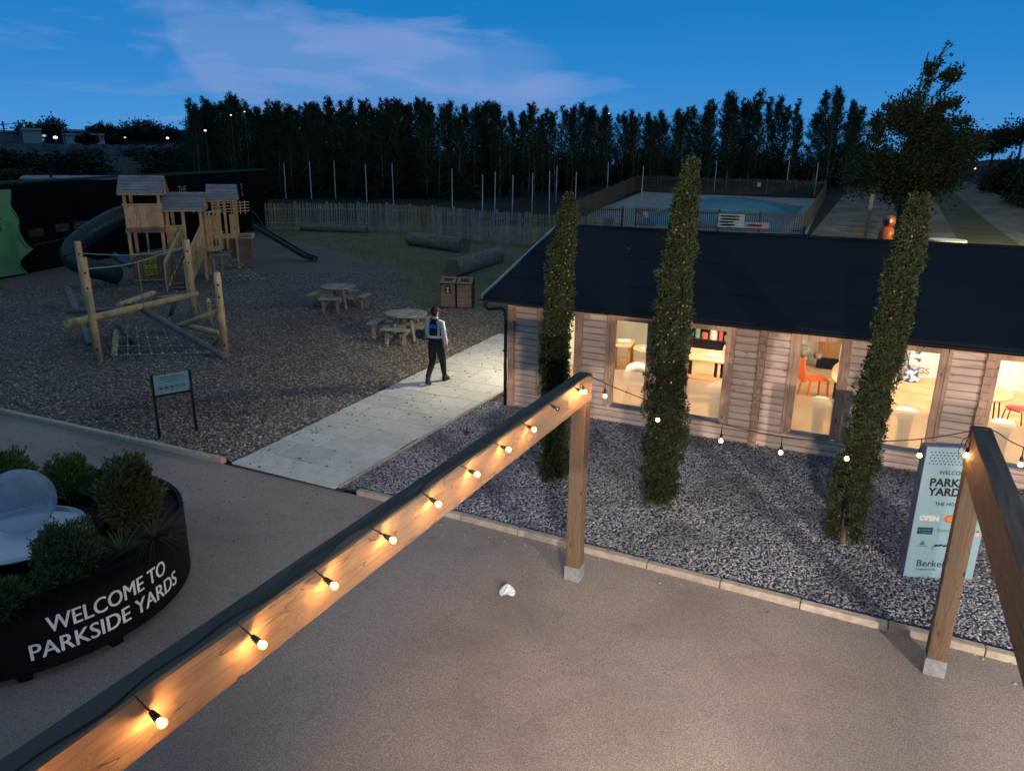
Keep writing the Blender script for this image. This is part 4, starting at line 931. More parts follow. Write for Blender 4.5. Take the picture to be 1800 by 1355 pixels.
# acrylic dome on a pale dish
M['acryl'] = clearmat('clear acrylic', (.92, .95, .97), 1.3, .10, .55)
_nt = M['acryl'].node_tree; _o = [n for n in _nt.nodes if n.type == 'OUTPUT_MATERIAL'][0]; _s = _o.inputs[0].links[0].from_socket; _d = nd(_nt, 'ShaderNodeBsdfDiffuse'); _d.inputs[0].default_value = (.70, .74, .80, 1)
_m = nd(_nt, 'ShaderNodeMixShader'); _n2 = nd(_nt, 'ShaderNodeTexNoise', Scale=5.0, Detail=5.0); _r = ramp(_nt, [(.3, gray(.24)), (.75, gray(.40))], _n2.outputs[0]); ln(_nt, _r.outputs[0], _m.inputs[0]); ln(_nt, _s, _m.inputs[1]); ln(_nt, _d.outputs[0], _m.inputs[2]); ln(_nt, _m.outputs[0], _o.inputs[0])
M['dish'] = pm('pale blue white dish', (.70, .74, .78), (.62, .66, .72), rough=.3, spec=.5)
dm = thing('dome_display', 'clear acrylic ball on a wide pale dish inside the round planter', 'display', (-7.93, 4.15, PH - .12))
mb = MB(); mb.lathe([(0, .0), (.62, .0), (.66, .03), (.66, .085), (.62, .10), (.40, .11), (.20, .13), (0, .135)], 56); mb.build('dish', M['dish'], dm, world=False, smooth=True)
mb = MB(); mb.ball((-.02, .06, .50), .35, n=48, m=28); mb.build('ball', M['acryl'], dm, world=False, smooth=True)
mb = MB(); mb.lathe([(.62, .10), (.64, .16), (.635, .17), (.615, .16)], 48); mb.build('low_cover', M['acryl'], dm, world=False, smooth=True)
# plants in the planter
M['shrubA'] = leafmat('bronze green shrub leaves', (.05, .08, .03), (.30, .22, .075)); M['shrubB'] = leafmat('fresh green shrub leaves', (.045, .10, .025), (.24, .30, .08)); M['shrubC'] = leafmat('dark clipped shrub leaves', (.04, .065, .025), (.22, .215, .075)); M['reed'] = leafmat('straw coloured sedge', (.10, .085, .045), (.22, .17, .09)); M['fern'] = leafmat('fern fronds', (.035, .07, .02), (.13, .17, .05))
def shrub(name, label, c, rx, rz, mat, n, L=.05, Wd=.018, seed=0, up=.25):
    t = thing(name, label, 'plant', (c[0], c[1], c[2])); rng = np.random.default_rng(seed)
    st_ = MB()
    for k in range(9):
        a = rng.uniform(0, 6.28); q = rng.uniform(.3, .8); st_.tube([(0, 0, -.02), (rx * q * .4 * math.cos(a), rx * q * .4 * math.sin(a), rz * .6), (rx * q * math.cos(a), rx * q * math.sin(a), rz * rng.uniform(1.0, 1.6))], [.010, .007, .003], 5)
    st_.build('stems', M['barkwood'], t, world=False)
    v = rng.normal(0, 1, (n, 3)); v /= np.linalg.norm(v, axis=1)[:, None]
    az = np.arctan2(v[:, 1], v[:, 0]); lump = 1 + .14 * np.sin(az * 4 + seed) + .12 * np.sin(v[:, 2] * 7 + az * 2)
    q = (rng.random(n) ** .35) * lump; P_ = v * q[:, None] * [rx, rx, rz] + [0, 0, rz * .95]
    P_ = P_[P_[:, 2] > .01]; d = P_ - [0, 0, rz * .5]; d /= np.linalg.norm(d, axis=1)[:, None]; d[:, 2] += up
    pr = []
    for k in range(6): pr.append(leafquads(P_ + rng.normal(0, .018, P_.shape), d, L, Wd, .45))
    V, Fq = joinq(pr); npmesh('leaves', V, Fq, mat, t, world=False); return t
sz = PH - .11
shrub('shrub', 'fresh green shrub at the back of the round planter', (-8.62, 5.18, sz), .26, .27, M['shrubB'], 900, seed=5)
shrub('shrub', 'tall bronze tipped shrub on the right of the round planter', (-7.22, 4.98, sz), .30, .42, M['shrubA'], 1500, .07, .02, seed=6)
shrub('clipped_shrub', 'dark rounded shrub in front of the acrylic ball', (-6.93, 4.02, sz), .31, .27, M['shrubC'], 1700, .035, .016, seed=7)
shrub('shrub', 'dark green shrub at the left edge of view behind the acrylic ball', (-9.15, 4.75, sz), .30, .33, M['shrubB'], 1100, seed=8)
shrub('shrub', 'small dark shrub at the left edge of view beside the dish', (-7.6, 3.25, sz), .22, .18, M['shrubC'], 700, .035, .016, seed=9)
shrub('low_plant', 'low green plant against the near rim of the planter', (-6.85, 3.30, sz), .20, .12, M['fern'], 350, .08, .02, seed=10)
shrub('low_plant', 'low trailing plant just below the dark rounded shrub', (-6.72, 3.78, sz), .16, .10, M['fern'], 250, .07, .018, seed=12)
def tuft(name, label, c, L, n, mat, spread, Wd=.006, seed=0):
    rng = np.random.default_rng(seed); V = []; Fq = []
    for k in range(n):
        a = rng.uniform(0, 6.28); l = L * rng.uniform(.6, 1.15); sp = spread * rng.uniform(.3, 1.2); s = np.array([-math.sin(a), math.cos(a), 0]) * Wd; b_ = len(V)
        for i in range(5):
            q = i / 4; p = np.array([math.cos(a) * sp * q * l * (1 + q), math.sin(a) * sp * q * l * (1 + q), l * (q - .55 * sp * q * q)]); wd = s * (1 - q * .9)
            V += [p - wd, p + wd]
        for i in range(4): Fq.append((b_ + 2 * i, b_ + 2 * i + 1, b_ + 2 * i + 3, b_ + 2 * i + 2))
    o = npmesh(name, np.array(V), np.array(Fq), mat); o.location = c; return tag(o, label, 'plant')
tuft('ornamental_grass', 'straw coloured grass tuft spilling over the planter rim', (-6.74, 4.86, sz), .36, 260, M['reed'], 1.0, .0035, 1)
tuft('fern', 'upright dark green fern beside the straw coloured grass', (-6.72, 4.45, sz), .28, 60, M['fern'], .55, .016, 2)
tuft('ornamental_grass', 'thin dark grass tuft between the left shrubs of the planter', (-8.85, 4.70, sz), .34, 110, M['reed'], .6, .003, 3)

# ------------------------------------------------------------------ notice board on two posts
bs = thing('notice_sign', 'small pale green notice with five round symbols on two black posts', 'sign', (-11.0, 8.72, .01), math.atan2(9.02 - 8.42, .26))
mb_w = .65
for s in (-1, 1): mb = MB(); mb.box(s * .325 - .022, s * .325 + .022, -.022, .022, 0, 1.20); mb.build('post', M['black'], bs, world=False, bevel=.003)
mb = MB(); mb.box(-.303, .303, -.014, .010, .82, 1.17); mb.build('panel', pm('pale green notice', (.40, .58, .52), rough=.5), bs, world=False)
mb = MB(); mb.box(-.303, .303, -.015, .015, .775, .815); mb.build('lower_rail', M['black'], bs, world=False)
M['ng'] = pm('dark green print', (.02, .07, .05), rough=.6)
scribble(bs, -.20, .20, 1.118, .024, M['ng'], -.016, 5); scribble(bs, -.25, .25, 1.083, .013, M['ng'], -.016, 6); scribble(bs, -.13, .14, 1.058, .013, M['ng'], -.016, 7); scribble(bs, -.15, .15, 1.030, .013, M['ng'], -.016, 8)
for k in range(5): scribble(bs, -.225 + .1 * k, -.175 + .1 * k, .868, .009, M['ng'], -.016, 9 + k)
mb = MB()
for k in range(5):
    cx_ = -.2 + .1 * k; n_ = 20
    for i in range(n_):
        a0_, a1_ = 2 * math.pi * i / n_, 2 * math.pi * (i + 1) / n_
        mb.add([(cx_ + r_ * math.cos(a), -.016, .935 + r_ * math.sin(a)) for a in (a0_, a1_) for r_ in (.034, .040)], [(0, 1, 3, 2)])
    mb.add([(cx_ - .027, -.0165, .935 + .022), (cx_ - .023, -.0165, .935 + .028), (cx_ + .027, -.0165, .935 - .022), (cx_ + .023, -.0165, .935 - .028)], [(0, 1, 2, 3)])
    q = (.012, .02, .014, .008, .013)[k]; mb.add([(cx_ - .018, -.0168, .935 - q), (cx_ + .018, -.0168, .935 - q), (cx_ + .010, -.0168, .935 + q), (cx_ - .014, -.0168, .935 + q * .6)], [(0, 1, 2, 3)])
mb.build('symbols', M['ng'], bs, world=False)
# ------------------------------------------------------------------ person walking up the slab path
M['skin'] = pm('skin', (.42, .25, .18), rough=.6); M['hair'] = pm('dark hair', (.015, .012, .010), rough=.8, scale=60, bump=.5, bscale=150)
M['navy'] = pm('black trousers', (.016, .016, .022), (.010, .010, .014), rough=.85, scale=5); M['shirt'] = pm('white shirt', (.62, .62, .64), (.54, .54, .57), rough=.85, scale=6, bump=.3, bscale=14)
M['vest'] = pm('black vest', (.012, .013, .018), rough=.8); M['reflect'] = pm('reflective tape', (.62, .64, .60), rough=.4); M['shoe'] = pm('black boots', (.02, .02, .02), rough=.4)
pr = thing('person', 'person seen from behind on the slab path, white shirt, black vest with blue back label', 'person', (-8.50, 13.70, .048), rad(6))
# local frame: +y is the walking direction, +x the person's right
hipz = .93
N = {'pelvis': ((0, 0, .95), (.135, .095)), 'waist': ((0, .0, 1.10), (.125, .09)), 'chest': ((0, .01, 1.30), (.150, .10)), 'yoke': ((0, 0, 1.43), (.11, .075)), 'neck': ((0, .015, 1.51), (.055, .055)), 'nape': ((.0, .02, 1.57), (.055, .06)),
     'skull': ((.01, .03, 1.655), (.075, .092)), 'crown': ((.01, .025, 1.715), (.06, .072)),
     'shR': ((.165, 0, 1.41), .055), 'elR': ((.235, -.03, 1.12), .042), 'wrR': ((.255, .05, .88), .028), 'paR': ((.255, .075, .81), (.022, .034)),
     'shL': ((-.165, 0, 1.41), .055), 'elL': ((-.22, .05, 1.13), .042), 'wrL': ((-.19, .20, .96), .028), 'paL': ((-.18, .24, .90), (.022, .034)),
     'hR': ((.09, 0, .88), (.085, .09)), 'kR': ((.10, .16, .50), .058), 'aR': ((.10, .24, .12), .036), 'tR': ((.11, .36, .05), (.038, .026)),
     'hL': ((-.09, 0, .88), (.085, .09)), 'kL': ((-.09, .02, .49), .058), 'aL': ((-.09, -.30, .13), .036), 'tL': ((-.09, -.20, .045), (.038, .026))}
Ed = [('pelvis', 'waist'), ('waist', 'chest'), ('chest', 'yoke'), ('yoke', 'neck'), ('neck', 'nape'), ('nape', 'skull'), ('skull', 'crown'), ('yoke', 'shR'), ('shR', 'elR'), ('elR', 'wrR'), ('wrR', 'paR'), ('yoke', 'shL'), ('shL', 'elL'), ('elL', 'wrL'), ('wrL', 'paL'),
      ('pelvis', 'hR'), ('hR', 'kR'), ('kR', 'aR'), ('aR', 'tR'), ('pelvis', 'hL'), ('hL', 'kL'), ('kL', 'aL'), ('aL', 'tL')]
for s_, px_, py_, pz_, dy in (('R', .255, .078, .79, .15), ('L', -.18, .245, .885, .35)):
    sx = 1 if s_ == 'R' else -1
    for k, (off, ln_) in enumerate(((-.030, .062), (-.010, .072), (.010, .068), (.028, .052))):
        N[f'f{s_}{k}a'] = ((px_ - sx * .002, py_ + off, pz_ - .018), .0095); N[f'f{s_}{k}b'] = ((px_ - sx * .012, py_ + off + dy * .04, pz_ - .018 - ln_ * .55), .0085); N[f'f{s_}{k}c'] = ((px_ - sx * .030, py_ + off + dy * .05, pz_ - .018 - ln_ * .95), .0075)
        Ed += [(f'pa{s_}', f'f{s_}{k}a'), (f'f{s_}{k}a', f'f{s_}{k}b'), (f'f{s_}{k}b', f'f{s_}{k}c')]
    N[f'th{s_}a'] = ((px_ - sx * .018, py_ + .042, pz_ + .012), .011); N[f'th{s_}b'] = ((px_ - sx * .028, py_ + .058, pz_ - .025), .009)
    Ed += [(f'pa{s_}', f'th{s_}a'), (f'th{s_}a', f'th{s_}b')]
skinmesh('body', N, Ed, M['skin'], pr, 'pelvis', world=False)
# face turned to the right: nose, ear, brow as small features, and hair as a cap
fm = MB(); fm.ball((.095, .075, 1.645), .014, .013, .02, 8, 6); fm.ball((.082, .088, 1.605), .012, .02, .006, 8, 5); fm.ball((.058, -.02 + .045, 1.645), .012, .018, .03, 8, 6)
for q in ((.085, .095, 1.672), (.055, .118, 1.672)): fm.ball(q, .010, .010, .007, 8, 5)
fm.build('face_features', M['skin'], pr, world=False, smooth=True)
em = MB(); em.ball((.091, .101, 1.672), .005, .005, .004, 6, 4); em.ball((.060, .125, 1.672), .005, .005, .004, 6, 4); em.build('eyes', M['ink'], pr, world=False)
hN_old = {'a': ((-.005, .0, 1.665), (.086, .098)), 'b': ((.0, .012, 1.722), (.078, .088)), 'c': ((.0, .01, 1.762), (.045, .05)), 'd': ((-.01, -.035, 1.60), (.05, .045))}
hm = MB(); hm.ball((.002, .012, 1.700), .086, .102, .078, 16, 10); hm.ball((-.012, -.018, 1.650), .080, .080, .085, 14, 9); hm.ball((0, -.03, 1.60), .055, .045, .05, 12, 7); hm.build('hair', M['hair'], pr, world=False, smooth=True)
def fat(keys, add): return {k: (N[k][0], tuple(r + add for r in (N[k][1] if isinstance(N[k][1], tuple) else (N[k][1],) * 2))) for k in keys}
sN = fat(['waist', 'chest', 'yoke', 'shR', 'shL', 'elR', 'elL', 'wrR', 'wrL'], .018); sN['wrR'] = ((.252, .045, .90), (.036, .036)); sN['wrL'] = ((-.192, .19, .975), (.036, .036)); sN['neck'] = ((0, .012, 1.495), (.064, .064)); sN['waist'] = ((0, 0, 1.00), (.150, .112)); sN['elR'] = (sN['elR'][0], (.068, .064)); sN['elL'] = (sN['elL'][0], (.066, .06))
skinmesh('shirt', sN, [('waist', 'chest'), ('chest', 'yoke'), ('yoke', 'neck'), ('yoke', 'shR'), ('shR', 'elR'), ('elR', 'wrR'), ('yoke', 'shL'), ('shL', 'elL'), ('elL', 'wrL')], M['shirt'], pr, 'chest', world=False)
tN = fat(['waist', 'pelvis', 'hR', 'hL', 'kR', 'kL', 'aR', 'aL'], .020); tN['waist'] = ((0, 0, 1.10), (.152, .118)); tN['aR'] = ((.10, .225, .14), (.058, .058)); tN['aL'] = ((-.09, -.275, .16), (.058, .058)); tN['kR'] = ((.10, .15, .50), (.082, .082)); tN['kL'] = ((-.09, .01, .49), (.082, .082))
tN['hR'] = ((.09, 0, .84), (.112, .112)); tN['hL'] = ((-.09, 0, .84), (.112, .112))
skinmesh('trousers', tN, [('waist', 'pelvis'), ('pelvis', 'hR'), ('pelvis', 'hL'), ('hR', 'kR'), ('kR', 'aR'), ('hL', 'kL'), ('kL', 'aL')], M['navy'], pr, 'pelvis', world=False)
for (x_, y_, z_, pt) in ((.105, .27, .0, 0.0), (-.09, -.26, .03, -.35)):
    mb = MB(); Mx = Matrix.Translation((x_, y_, z_)) @ Matrix.Rotation(pt, 4, 'X') @ Matrix.Rotation(-.12 if x_ > 0 else .1, 4, 'Z')
    mb.prism([(-.04, -.10), (.04, -.10), (.05, .05), (.045, .14), (.015, .18), (-.02, .18), (-.045, .13), (-.045, .05)], 0, .028, Mx); mb.prism([(-.038, -.09), (.038, -.09), (.045, .05), (.038, .13), (0, .165), (-.038, .13), (-.043, .05)], .028, .075, Mx); mb.prism([(-.04, -.09), (.04, -.09), (.04, .04), (-.04, .04)], .075, .16, Mx)
    mb.build('boot', M['shoe'], pr, world=False, bevel=.012)
# vest: wrapped shell around the torso, tape, and the blue label
def shell(zs, off, a0=0, a1=360, n=36, front=True):
    mb = MB(); sec = [(z_, rx, ry) for z_, rx, ry in zs]
    ang = [rad(a0 + (a1 - a0) * i / n) for i in range(n + 1)]
    for z_, rx, ry in sec:
        for a in ang: mb.v.append(((rx + off) * math.copysign(abs(math.cos(a)) ** .8, math.cos(a)), (ry + off) * math.copysign(abs(math.sin(a)) ** .8, math.sin(a)), z_))
    for i in range(len(sec) - 1):
        for k in range(n): o = i * (n + 1) + k; mb.f.append((o, o + 1, o + n + 2, o + n + 1))
    return mb
VS = [(1.03, .165, .128), (1.15, .166, .125), (1.28, .172, .130), (1.38, .168, .122), (1.46, .120, .095), (1.50, .075, .078)]
skv = shell(VS, .006).build('vest', M['vest'], pr, world=False, smooth=True); sd = skv.modifiers.new('Solid', 'SOLIDIFY'); sd.thickness = .006
shell([(1.07, .165, .127), (1.13, .166, .125)], .010).build('waist_tape', M['reflect'], skv, world=False, smooth=True)
for a_ in (-137, -59): shell([(1.13, .166, .125), (1.28, .172, .130), (1.38, .168, .122), (1.46, .120, .095)], .011, a_, a_ + 22, 5).build('shoulder_tape', M['reflect'], skv, world=False, smooth=True)
shell([(1.30, .172, .130), (1.385, .167, .121)], .013, -112, -66, 6).build('back_label', pm('blue label', (.05, .16, .55), rough=.5), skv, world=False, smooth=True)
cl_ = MB(); cl_.lathe([(.060, 1.49), (.062, 1.535), (.066, 1.53), (.068, 1.49)], 16, (0, .014, 0)); cl_.build('collar', M['shirt'], pr, world=False, smooth=True)

# ------------------------------------------------------------------ picnic tables
M['picnic'] = wood('weathered picnic timber', (.42, .36, .28), (.32, .27, .20), 'X', rough=.85, grain=8, bump=.3, island=.15)
def picnic(label, c, rz):
    t = thing('picnic_table', label, 'table', c, rz, 'round picnic tables on the bark')
    mb = MB(); r = .60; x = -r; bw = .115
    while x < r - .01:
        xe = min(x + bw - .006, r - .002); mid = 12; poly = []
        for i in range(mid + 1): xx = x + (xe - x) * i / mid; poly.append((xx, math.sqrt(max(r * r - xx * xx, 1e-5))))
        for i in range(mid + 1): xx = xe - (xe - x) * i / mid; poly.append((xx, -math.sqrt(max(r * r - xx * xx, 1e-5))))
        mb.prism(poly, .715, .755); x += bw
    mb.build('tabletop', M['picnic'], t, world=False, bevel=.004)
    for k in range(4):
        a = rad(45 + 90 * k); ca, sa = math.cos(a), math.sin(a)
        l = MB(); l.bar((ca * .28, sa * .28, .71), (ca * .52, sa * .52, .0), .09, .045, (ca, sa, 0)); l.build('leg', M['picnic'], t, world=False, bevel=.004)
    fr = MB()
    for s in (-.17, .17): fr.bar((-.98, s, .38), (.98, s, .38), .045, .09); fr.bar((s, -.98, .29), (s, .98, .29), .045, .09)
    for s in (-.3, .3): fr.bar((-.45, s, .68), (.45, s, .68), .05, .07)
    fr.build('frame', M['picnic'], t, world=False)
    for k in range(4):
        Mx = Matrix.Rotation(rad(90 * k), 4, 'Z'); b_ = MB()
        for yy_ in (-.075, .075): b_.box(-.40, .40, .90 + yy_ - .07, .90 + yy_ + .07, .43, .47, Mx)
        b_.build('bench', M['picnic'], t, world=False, bevel=.005)
        for s in (-.25, .25): b_ = MB(); b_.box(s - .04, s + .04, .86, .95, 0, .43, Mx); b_.build('bench_leg', M['picnic'], t, world=False)
    return t
picnic('nearer round picnic table beside the slab path', (-11.65, 17.22, .012), rad(14))
picnic('farther round picnic table, set deeper on the bark', (-16.32, 20.05, .012), rad(20))

# ------------------------------------------------------------------ twin litter bins
M['binwood'] = wood('brown slatted timber', (.32, .21, .16), (.25, .16, .12), 'X', rough=.75, grain=7, bump=.2, island=.12)
for i, (bx, by, label) in enumerate(((-13.05, 22.02, 'left slatted timber litter bin with a yellow apple core picture'), (-12.50, 22.20, 'right slatted timber recycling bin with a pale lid frame'))):
    t = thing('litter_bin', label, 'bin', (bx, by, .015), rad(18), 'twin litter bins on the grass edge')
    bd = MB(); 
    for k in range(8): bd.box(-.255, .255, -.27, -.245, .05 + k * .098, .142 + k * .098)
    bd.build('front_slats', M['binwood'], t, world=False, bevel=.004)
    mb = MB(); mb.box(-.27, -.257, -.26, .27, .03, .88); mb.box(.257, .27, -.26, .27, .03, .88); mb.box(-.257, .257, .255, .27, .03, .98); mb.box(-.257, .257, -.24, .25, .03, .06); mb.build('casing', M['black'], t, world=False)
    mb = MB(); Mx = Matrix.Translation((0, -.28, .86)) @ Matrix.Rotation(rad(24), 4, 'X')
    mb.box(-.27, -.15, 0, .42, 0, .035, Mx); mb.box(.15, .27, 0, .42, 0, .035, Mx); mb.box(-.149, .149, 0, .10, 0, .035, Mx); mb.box(-.149, .149, .32, .42, 0, .035, Mx)
    mb.build('lid_frame', M['binwood'], t, world=False, bevel=.004)
    mb = MB(); mb.box(-.15, .15, .10, .32, -.02, .01, Mx); 
    if i: mb.box(-.10, .10, .17, .25, .01, .03, Mx)
    mb.build('lid_opening', M['black'], t, world=False)
    if i == 0:
        mb = MB(); mb.box(-.10, .10, -.275, -.272, .52, .80); pn = mb.build('sign_plate', M['black'], t, world=False)
        mb = MB(); mb.prism([(-.055, -.09), (-.03, -.11), (.03, -.11), (.055, -.09), (.05, -.06), (.02, -.04), (.02, .01), (.06, .05), (.03, .09), (.005, .07), (.0, .10), (-.01, .07), (-.04, .09), (-.06, .05), (-.02, .01), (-.02, -.04), (-.05, -.06)], 0, .002, Matrix.Translation((0, -.276, .66)) @ Matrix.Rotation(rad(90), 4, 'X')); mb.build('core_picture', pm('pale yellow print', (.60, .52, .22)), pn, world=False)
    else:
        mb = MB(); mb.box(-.265, .265, -.27, -.26, .855, .87); mb.build('edge_strip', M['zinc'], t, world=False)

# ------------------------------------------------------------------ big logs on the grass
M['logbark'] = pm('weathered stripped log', (.24, .19, .15), (.10, .08, .065), rough=.9, scale=7, stretch=(1, 1, 1), bump=.8, bscale=9, detail=8); M['logend'] = pm('cut log end', (.22, .16, .10), (.08, .055, .04), rough=.9, scale=14)
def biglog(label, p, q, r0, r1, seed):
    t = thing('log', label, 'log', ((p[0] + q[0]) / 2, (p[1] + q[1]) / 2, .02), group='big logs on the grass'); rg = random.Random(seed)
    p = Vector((*p, r0 * .92)); q = Vector((*q, r1 * .92)); n = 22; mb = MB(); d = (q - p).normalized(); sx = d.cross(Vector((0, 0, 1))).normalized(); K = 18
    for i in range(n + 1):
        c_ = p.lerp(q, i / n); r_ = r0 + (r1 - r0) * i / n
        for k in range(K):
            a = 2 * math.pi * k / K; w_ = r_ * (1 + .07 * math.sin(3 * a + seed + i * .12) + .05 * math.sin(5 * a + i * .5 + seed) + .03 * math.sin(i * 1.1 + a * 2) + rg.uniform(-.02, .02))
            mb.v.append(tuple(c_ + sx * (w_ * math.cos(a)) + Vector((0, 0, w_ * math.sin(a)))))
    for i in range(n):
        for k in range(K): mb.f.append((i * K + k, i * K + (k + 1) % K, (i + 1) * K + (k + 1) % K, (i + 1) * K + k))
    mb.build('trunk', M['logbark'], t, smooth=True)
    for (c_, i0, s) in ((p, 0, -1), (q, n, 1)):
        e_ = MB(); ring = [mb.v[i0 * K + k] for k in range(K)]; c2 = c_ - d * (.05 * s)
        e_.add(ring + [tuple(c2)], [((k + 1) % K, k, K) if s < 0 else (k, (k + 1) % K, K) for k in range(K)]); e_.build('cut_end', M['logend'], t)
    return t
biglog('long low split log lying against the far picket fence', (-37.6, 42.4), (-32.6, 43.6), .30, .26, 1)
biglog('smooth grey log on the grass, middle of the three', (-25.6, 38.6), (-20.7, 36.6), .40, .44, 2)
biglog('dark hollow ended log just behind the litter bins', (-16.6, 28.3), (-17.3, 34.2), .40, .40, 3)

# ------------------------------------------------------------------ log climbing frame
M['pole'] = wood('round pine play poles', (.66, .45, .22), (.52, .35, .17), 'Z', rough=.7, grain=7, bump=.2, island=.1)
M['poleg'] = wood('grey weathered pole', (.27, .225, .185), (.19, .155, .13), 'Z', rough=.8, grain=7, bump=.2)
M['rope'] = pm('pale green rope', (.22, .36, .30), rough=.8); M['clip'] = pm('white rope clip', (.72, .74, .72), rough=.4)
cf = thing('climbing_frame', 'low climbing frame of leaning pine poles with a ground level rope net', 'climbing frame', (-17.5, 13.2, .012))
def pole(p, q, r, mat='pole', name='log_beam', holes=False):
    r = r * .86; mb = MB(); p = Vector(p); q = Vector(q); mb.tube([p, p.lerp(q, .5) + Vector((.0, .0, .0)), q - (q - p).normalized() * .02, q], [r * 1.04, r, r * .97, r * .86], 12); o = mb.build(name, M[mat], cf, smooth=False)
    for f_ in o.data.polygons: f_.use_smooth = len(f_.vertices) == 4
    return o
def post(b_, z, lean, r, name='post'):
    o = pole((b_[0], b_[1], -.05), (b_[0] + lean[0], b_[1] + lean[1], z), r, 'pole', name)
    hb = MB(); cx, cy = b_; d = Vector((-cx, -cy, 0)).normalized()
    for zz_ in (z * .86, z * .72, .35): 
        k = zz_ / z; c_ = Vector((cx + lean[0] * k, cy + lean[1] * k, zz_)) + d * (r * .98); hb.ball(c_, .028, .028, .028, 8, 5)
    hb.build('bolt_hole', M['steel'], o); return o
post((-16.91, 11.41), 2.60, (-.02, .0), .105); post((-14.53, 13.21), 2.20, (0, 0), .105); post((-19.16, 16.36), 2.50, (0, 0), .12); post((-20.9, 14.0), 2.55, (0, 0), .11); post((-17.92, 15.86), .83, (0, 0), .08)
pole((-17.40, 11.05, 1.0), (-18.95, 16.35, .82), .105); pole((-18.62, 13.85, .92), (-14.40, 13.05, .10), .10, 'poleg'); pole((-16.66, 13.65, .52), (-14.62, 13.32, 1.22), .085)
pole((-17.29, 14.44, .32), (-15.9, 14.35, .26), .10); pole((-18.91, 13.59, .90), (-19.72, 15.41, .92), .10); pole((-19.6, 12.5, .85), (-18.3, 13.5, .88), .085, 'poleg'); pole((-17.44, 12.31, .86), (-17.9, 13.1, .08), .085, 'poleg')
pole((-17.0, 11.9, .10), (-18.2, 12.9, .36), .09); pole((-20.45, 13.2, 1.30), (-18.61, 12.37, .06), .10, 'poleg'); pole((-20.1, 16.2, .0), (-19.5, 16.05, .80), .08, 'poleg'); pole((-15.6, 13.75, .05), (-14.8, 13.5, .62), .08)
pole((-19.64, 15.41, .75), (-19.1, 15.9, .80), .085)
nt_ = MB(); cl_ = MB(); A_, B_ = Vector((-16.75, 11.6, .16)), Vector((-14.75, 13.1, .14)); C_, D_ = Vector((-18.4, 13.0, .55)), Vector((-16.4, 13.9, .42))
for k in range(9):
    s = (k + .5) / 9; p = A_.lerp(B_, s); q = C_.lerp(D_, s); nt_.tube([p, p.lerp(q, .5) - Vector((0, 0, .05)), q], .008, 5)
    for u in (.02, .33, .62, .9): c_ = p.lerp(q, u); cl_.ball((c_.x, c_.y, c_.z - .04 * math.sin(math.pi * u) + .006), .024, .024, .02, 6, 4)
for u in (0, .33, .62, .95): nt_.tube([A_.lerp(C_, u).lerp(B_.lerp(D_, u), s) - Vector((0, 0, .05 * math.sin(math.pi * u))) for s in (0, .25, .5, .75, 1)], .011, 5)
no = nt_.build('rope_net', M['rope'], cf); cl_.build('rope_clips', M['clip'], no)
rp = MB(); rb, rc = Vector((-16.93, 11.41, 2.32)), Vector((-19.16, 16.36, 2.28)); ra = Vector((-20.9, 14.0, 2.2))
rp.tube(curve([rb, rb.lerp(rc, .35) - Vector((0, 0, .12)), rb.lerp(rc, .7) - Vector((0, 0, .06)), rc], 6), .014, 6); rp.tube(curve([ra, ra.lerp(rc, .5) - Vector((0, 0, .15)), rc], 6), .013, 6); rp.tube(curve([rb, rb.lerp(ra, .5) - Vector((0, 0, .25)), ra], 6), .011, 6)
q = rb.lerp(rc, .45) - Vector((0, 0, .13)); rp.tube([q, q - Vector((0, 0, 1.25))], .010, 5); rp.tube(curve([rc - Vector((0, 0, 1.6)), Vector((-17.2, 15.2, .35)), Vector((-15.0, 13.6, .75))], 6), .010, 5)
rp.build('rope', M['rope'], cf, smooth=True)

# ------------------------------------------------------------------ play tower
M['playwood'] = wood('play tower boards', (.80, .49, .23), (.64, .38, .17), 'Z', rough=.75, grain=7, bump=.2, island=.14)
M['playred'] = wood('red brown play boards', (.36, .20, .14), (.27, .15, .10), 'X', rough=.8, grain=7, bump=.2, island=.14)
M['shingle'] = wood('grey boarded roof', (.30, .27, .27), (.22, .20, .20), 'X', rough=.8, grain=6, bump=.3, island=.16, knots=False)
M['slide'] = pm('dark green plastic', (.012, .035, .032), (.009, .027, .025), rough=.4)
tw = thing('play_tower', 'timber play tower with three plank roofs, stair, slides and climbing net', 'play tower', (-26.98, 20.22, .012), rad(42))
def tp(*a): return Vector(a)
def add(name, mb, mat, par=None, **k): return mb.build(name, M[mat] if isinstance(mat, str) else mat, par or tw, world=False, **k)
def planks(x0, x1, y, z0, z1, w_=.11, t_=.022, axis='x'):
    mb = MB(); x = x0
    while x < x1 - .01:
        xe = min(x + w_, x1) - .004
        if axis == 'x': mb.box(x, xe, y - t_ / 2, y + t_ / 2, z0 + R.uniform(-.006, .006), z1 + R.uniform(-.006, .006))
        else: mb.box(y - t_ / 2, y + t_ / 2, x, xe, z0, z1)
        x += w_
    return mb
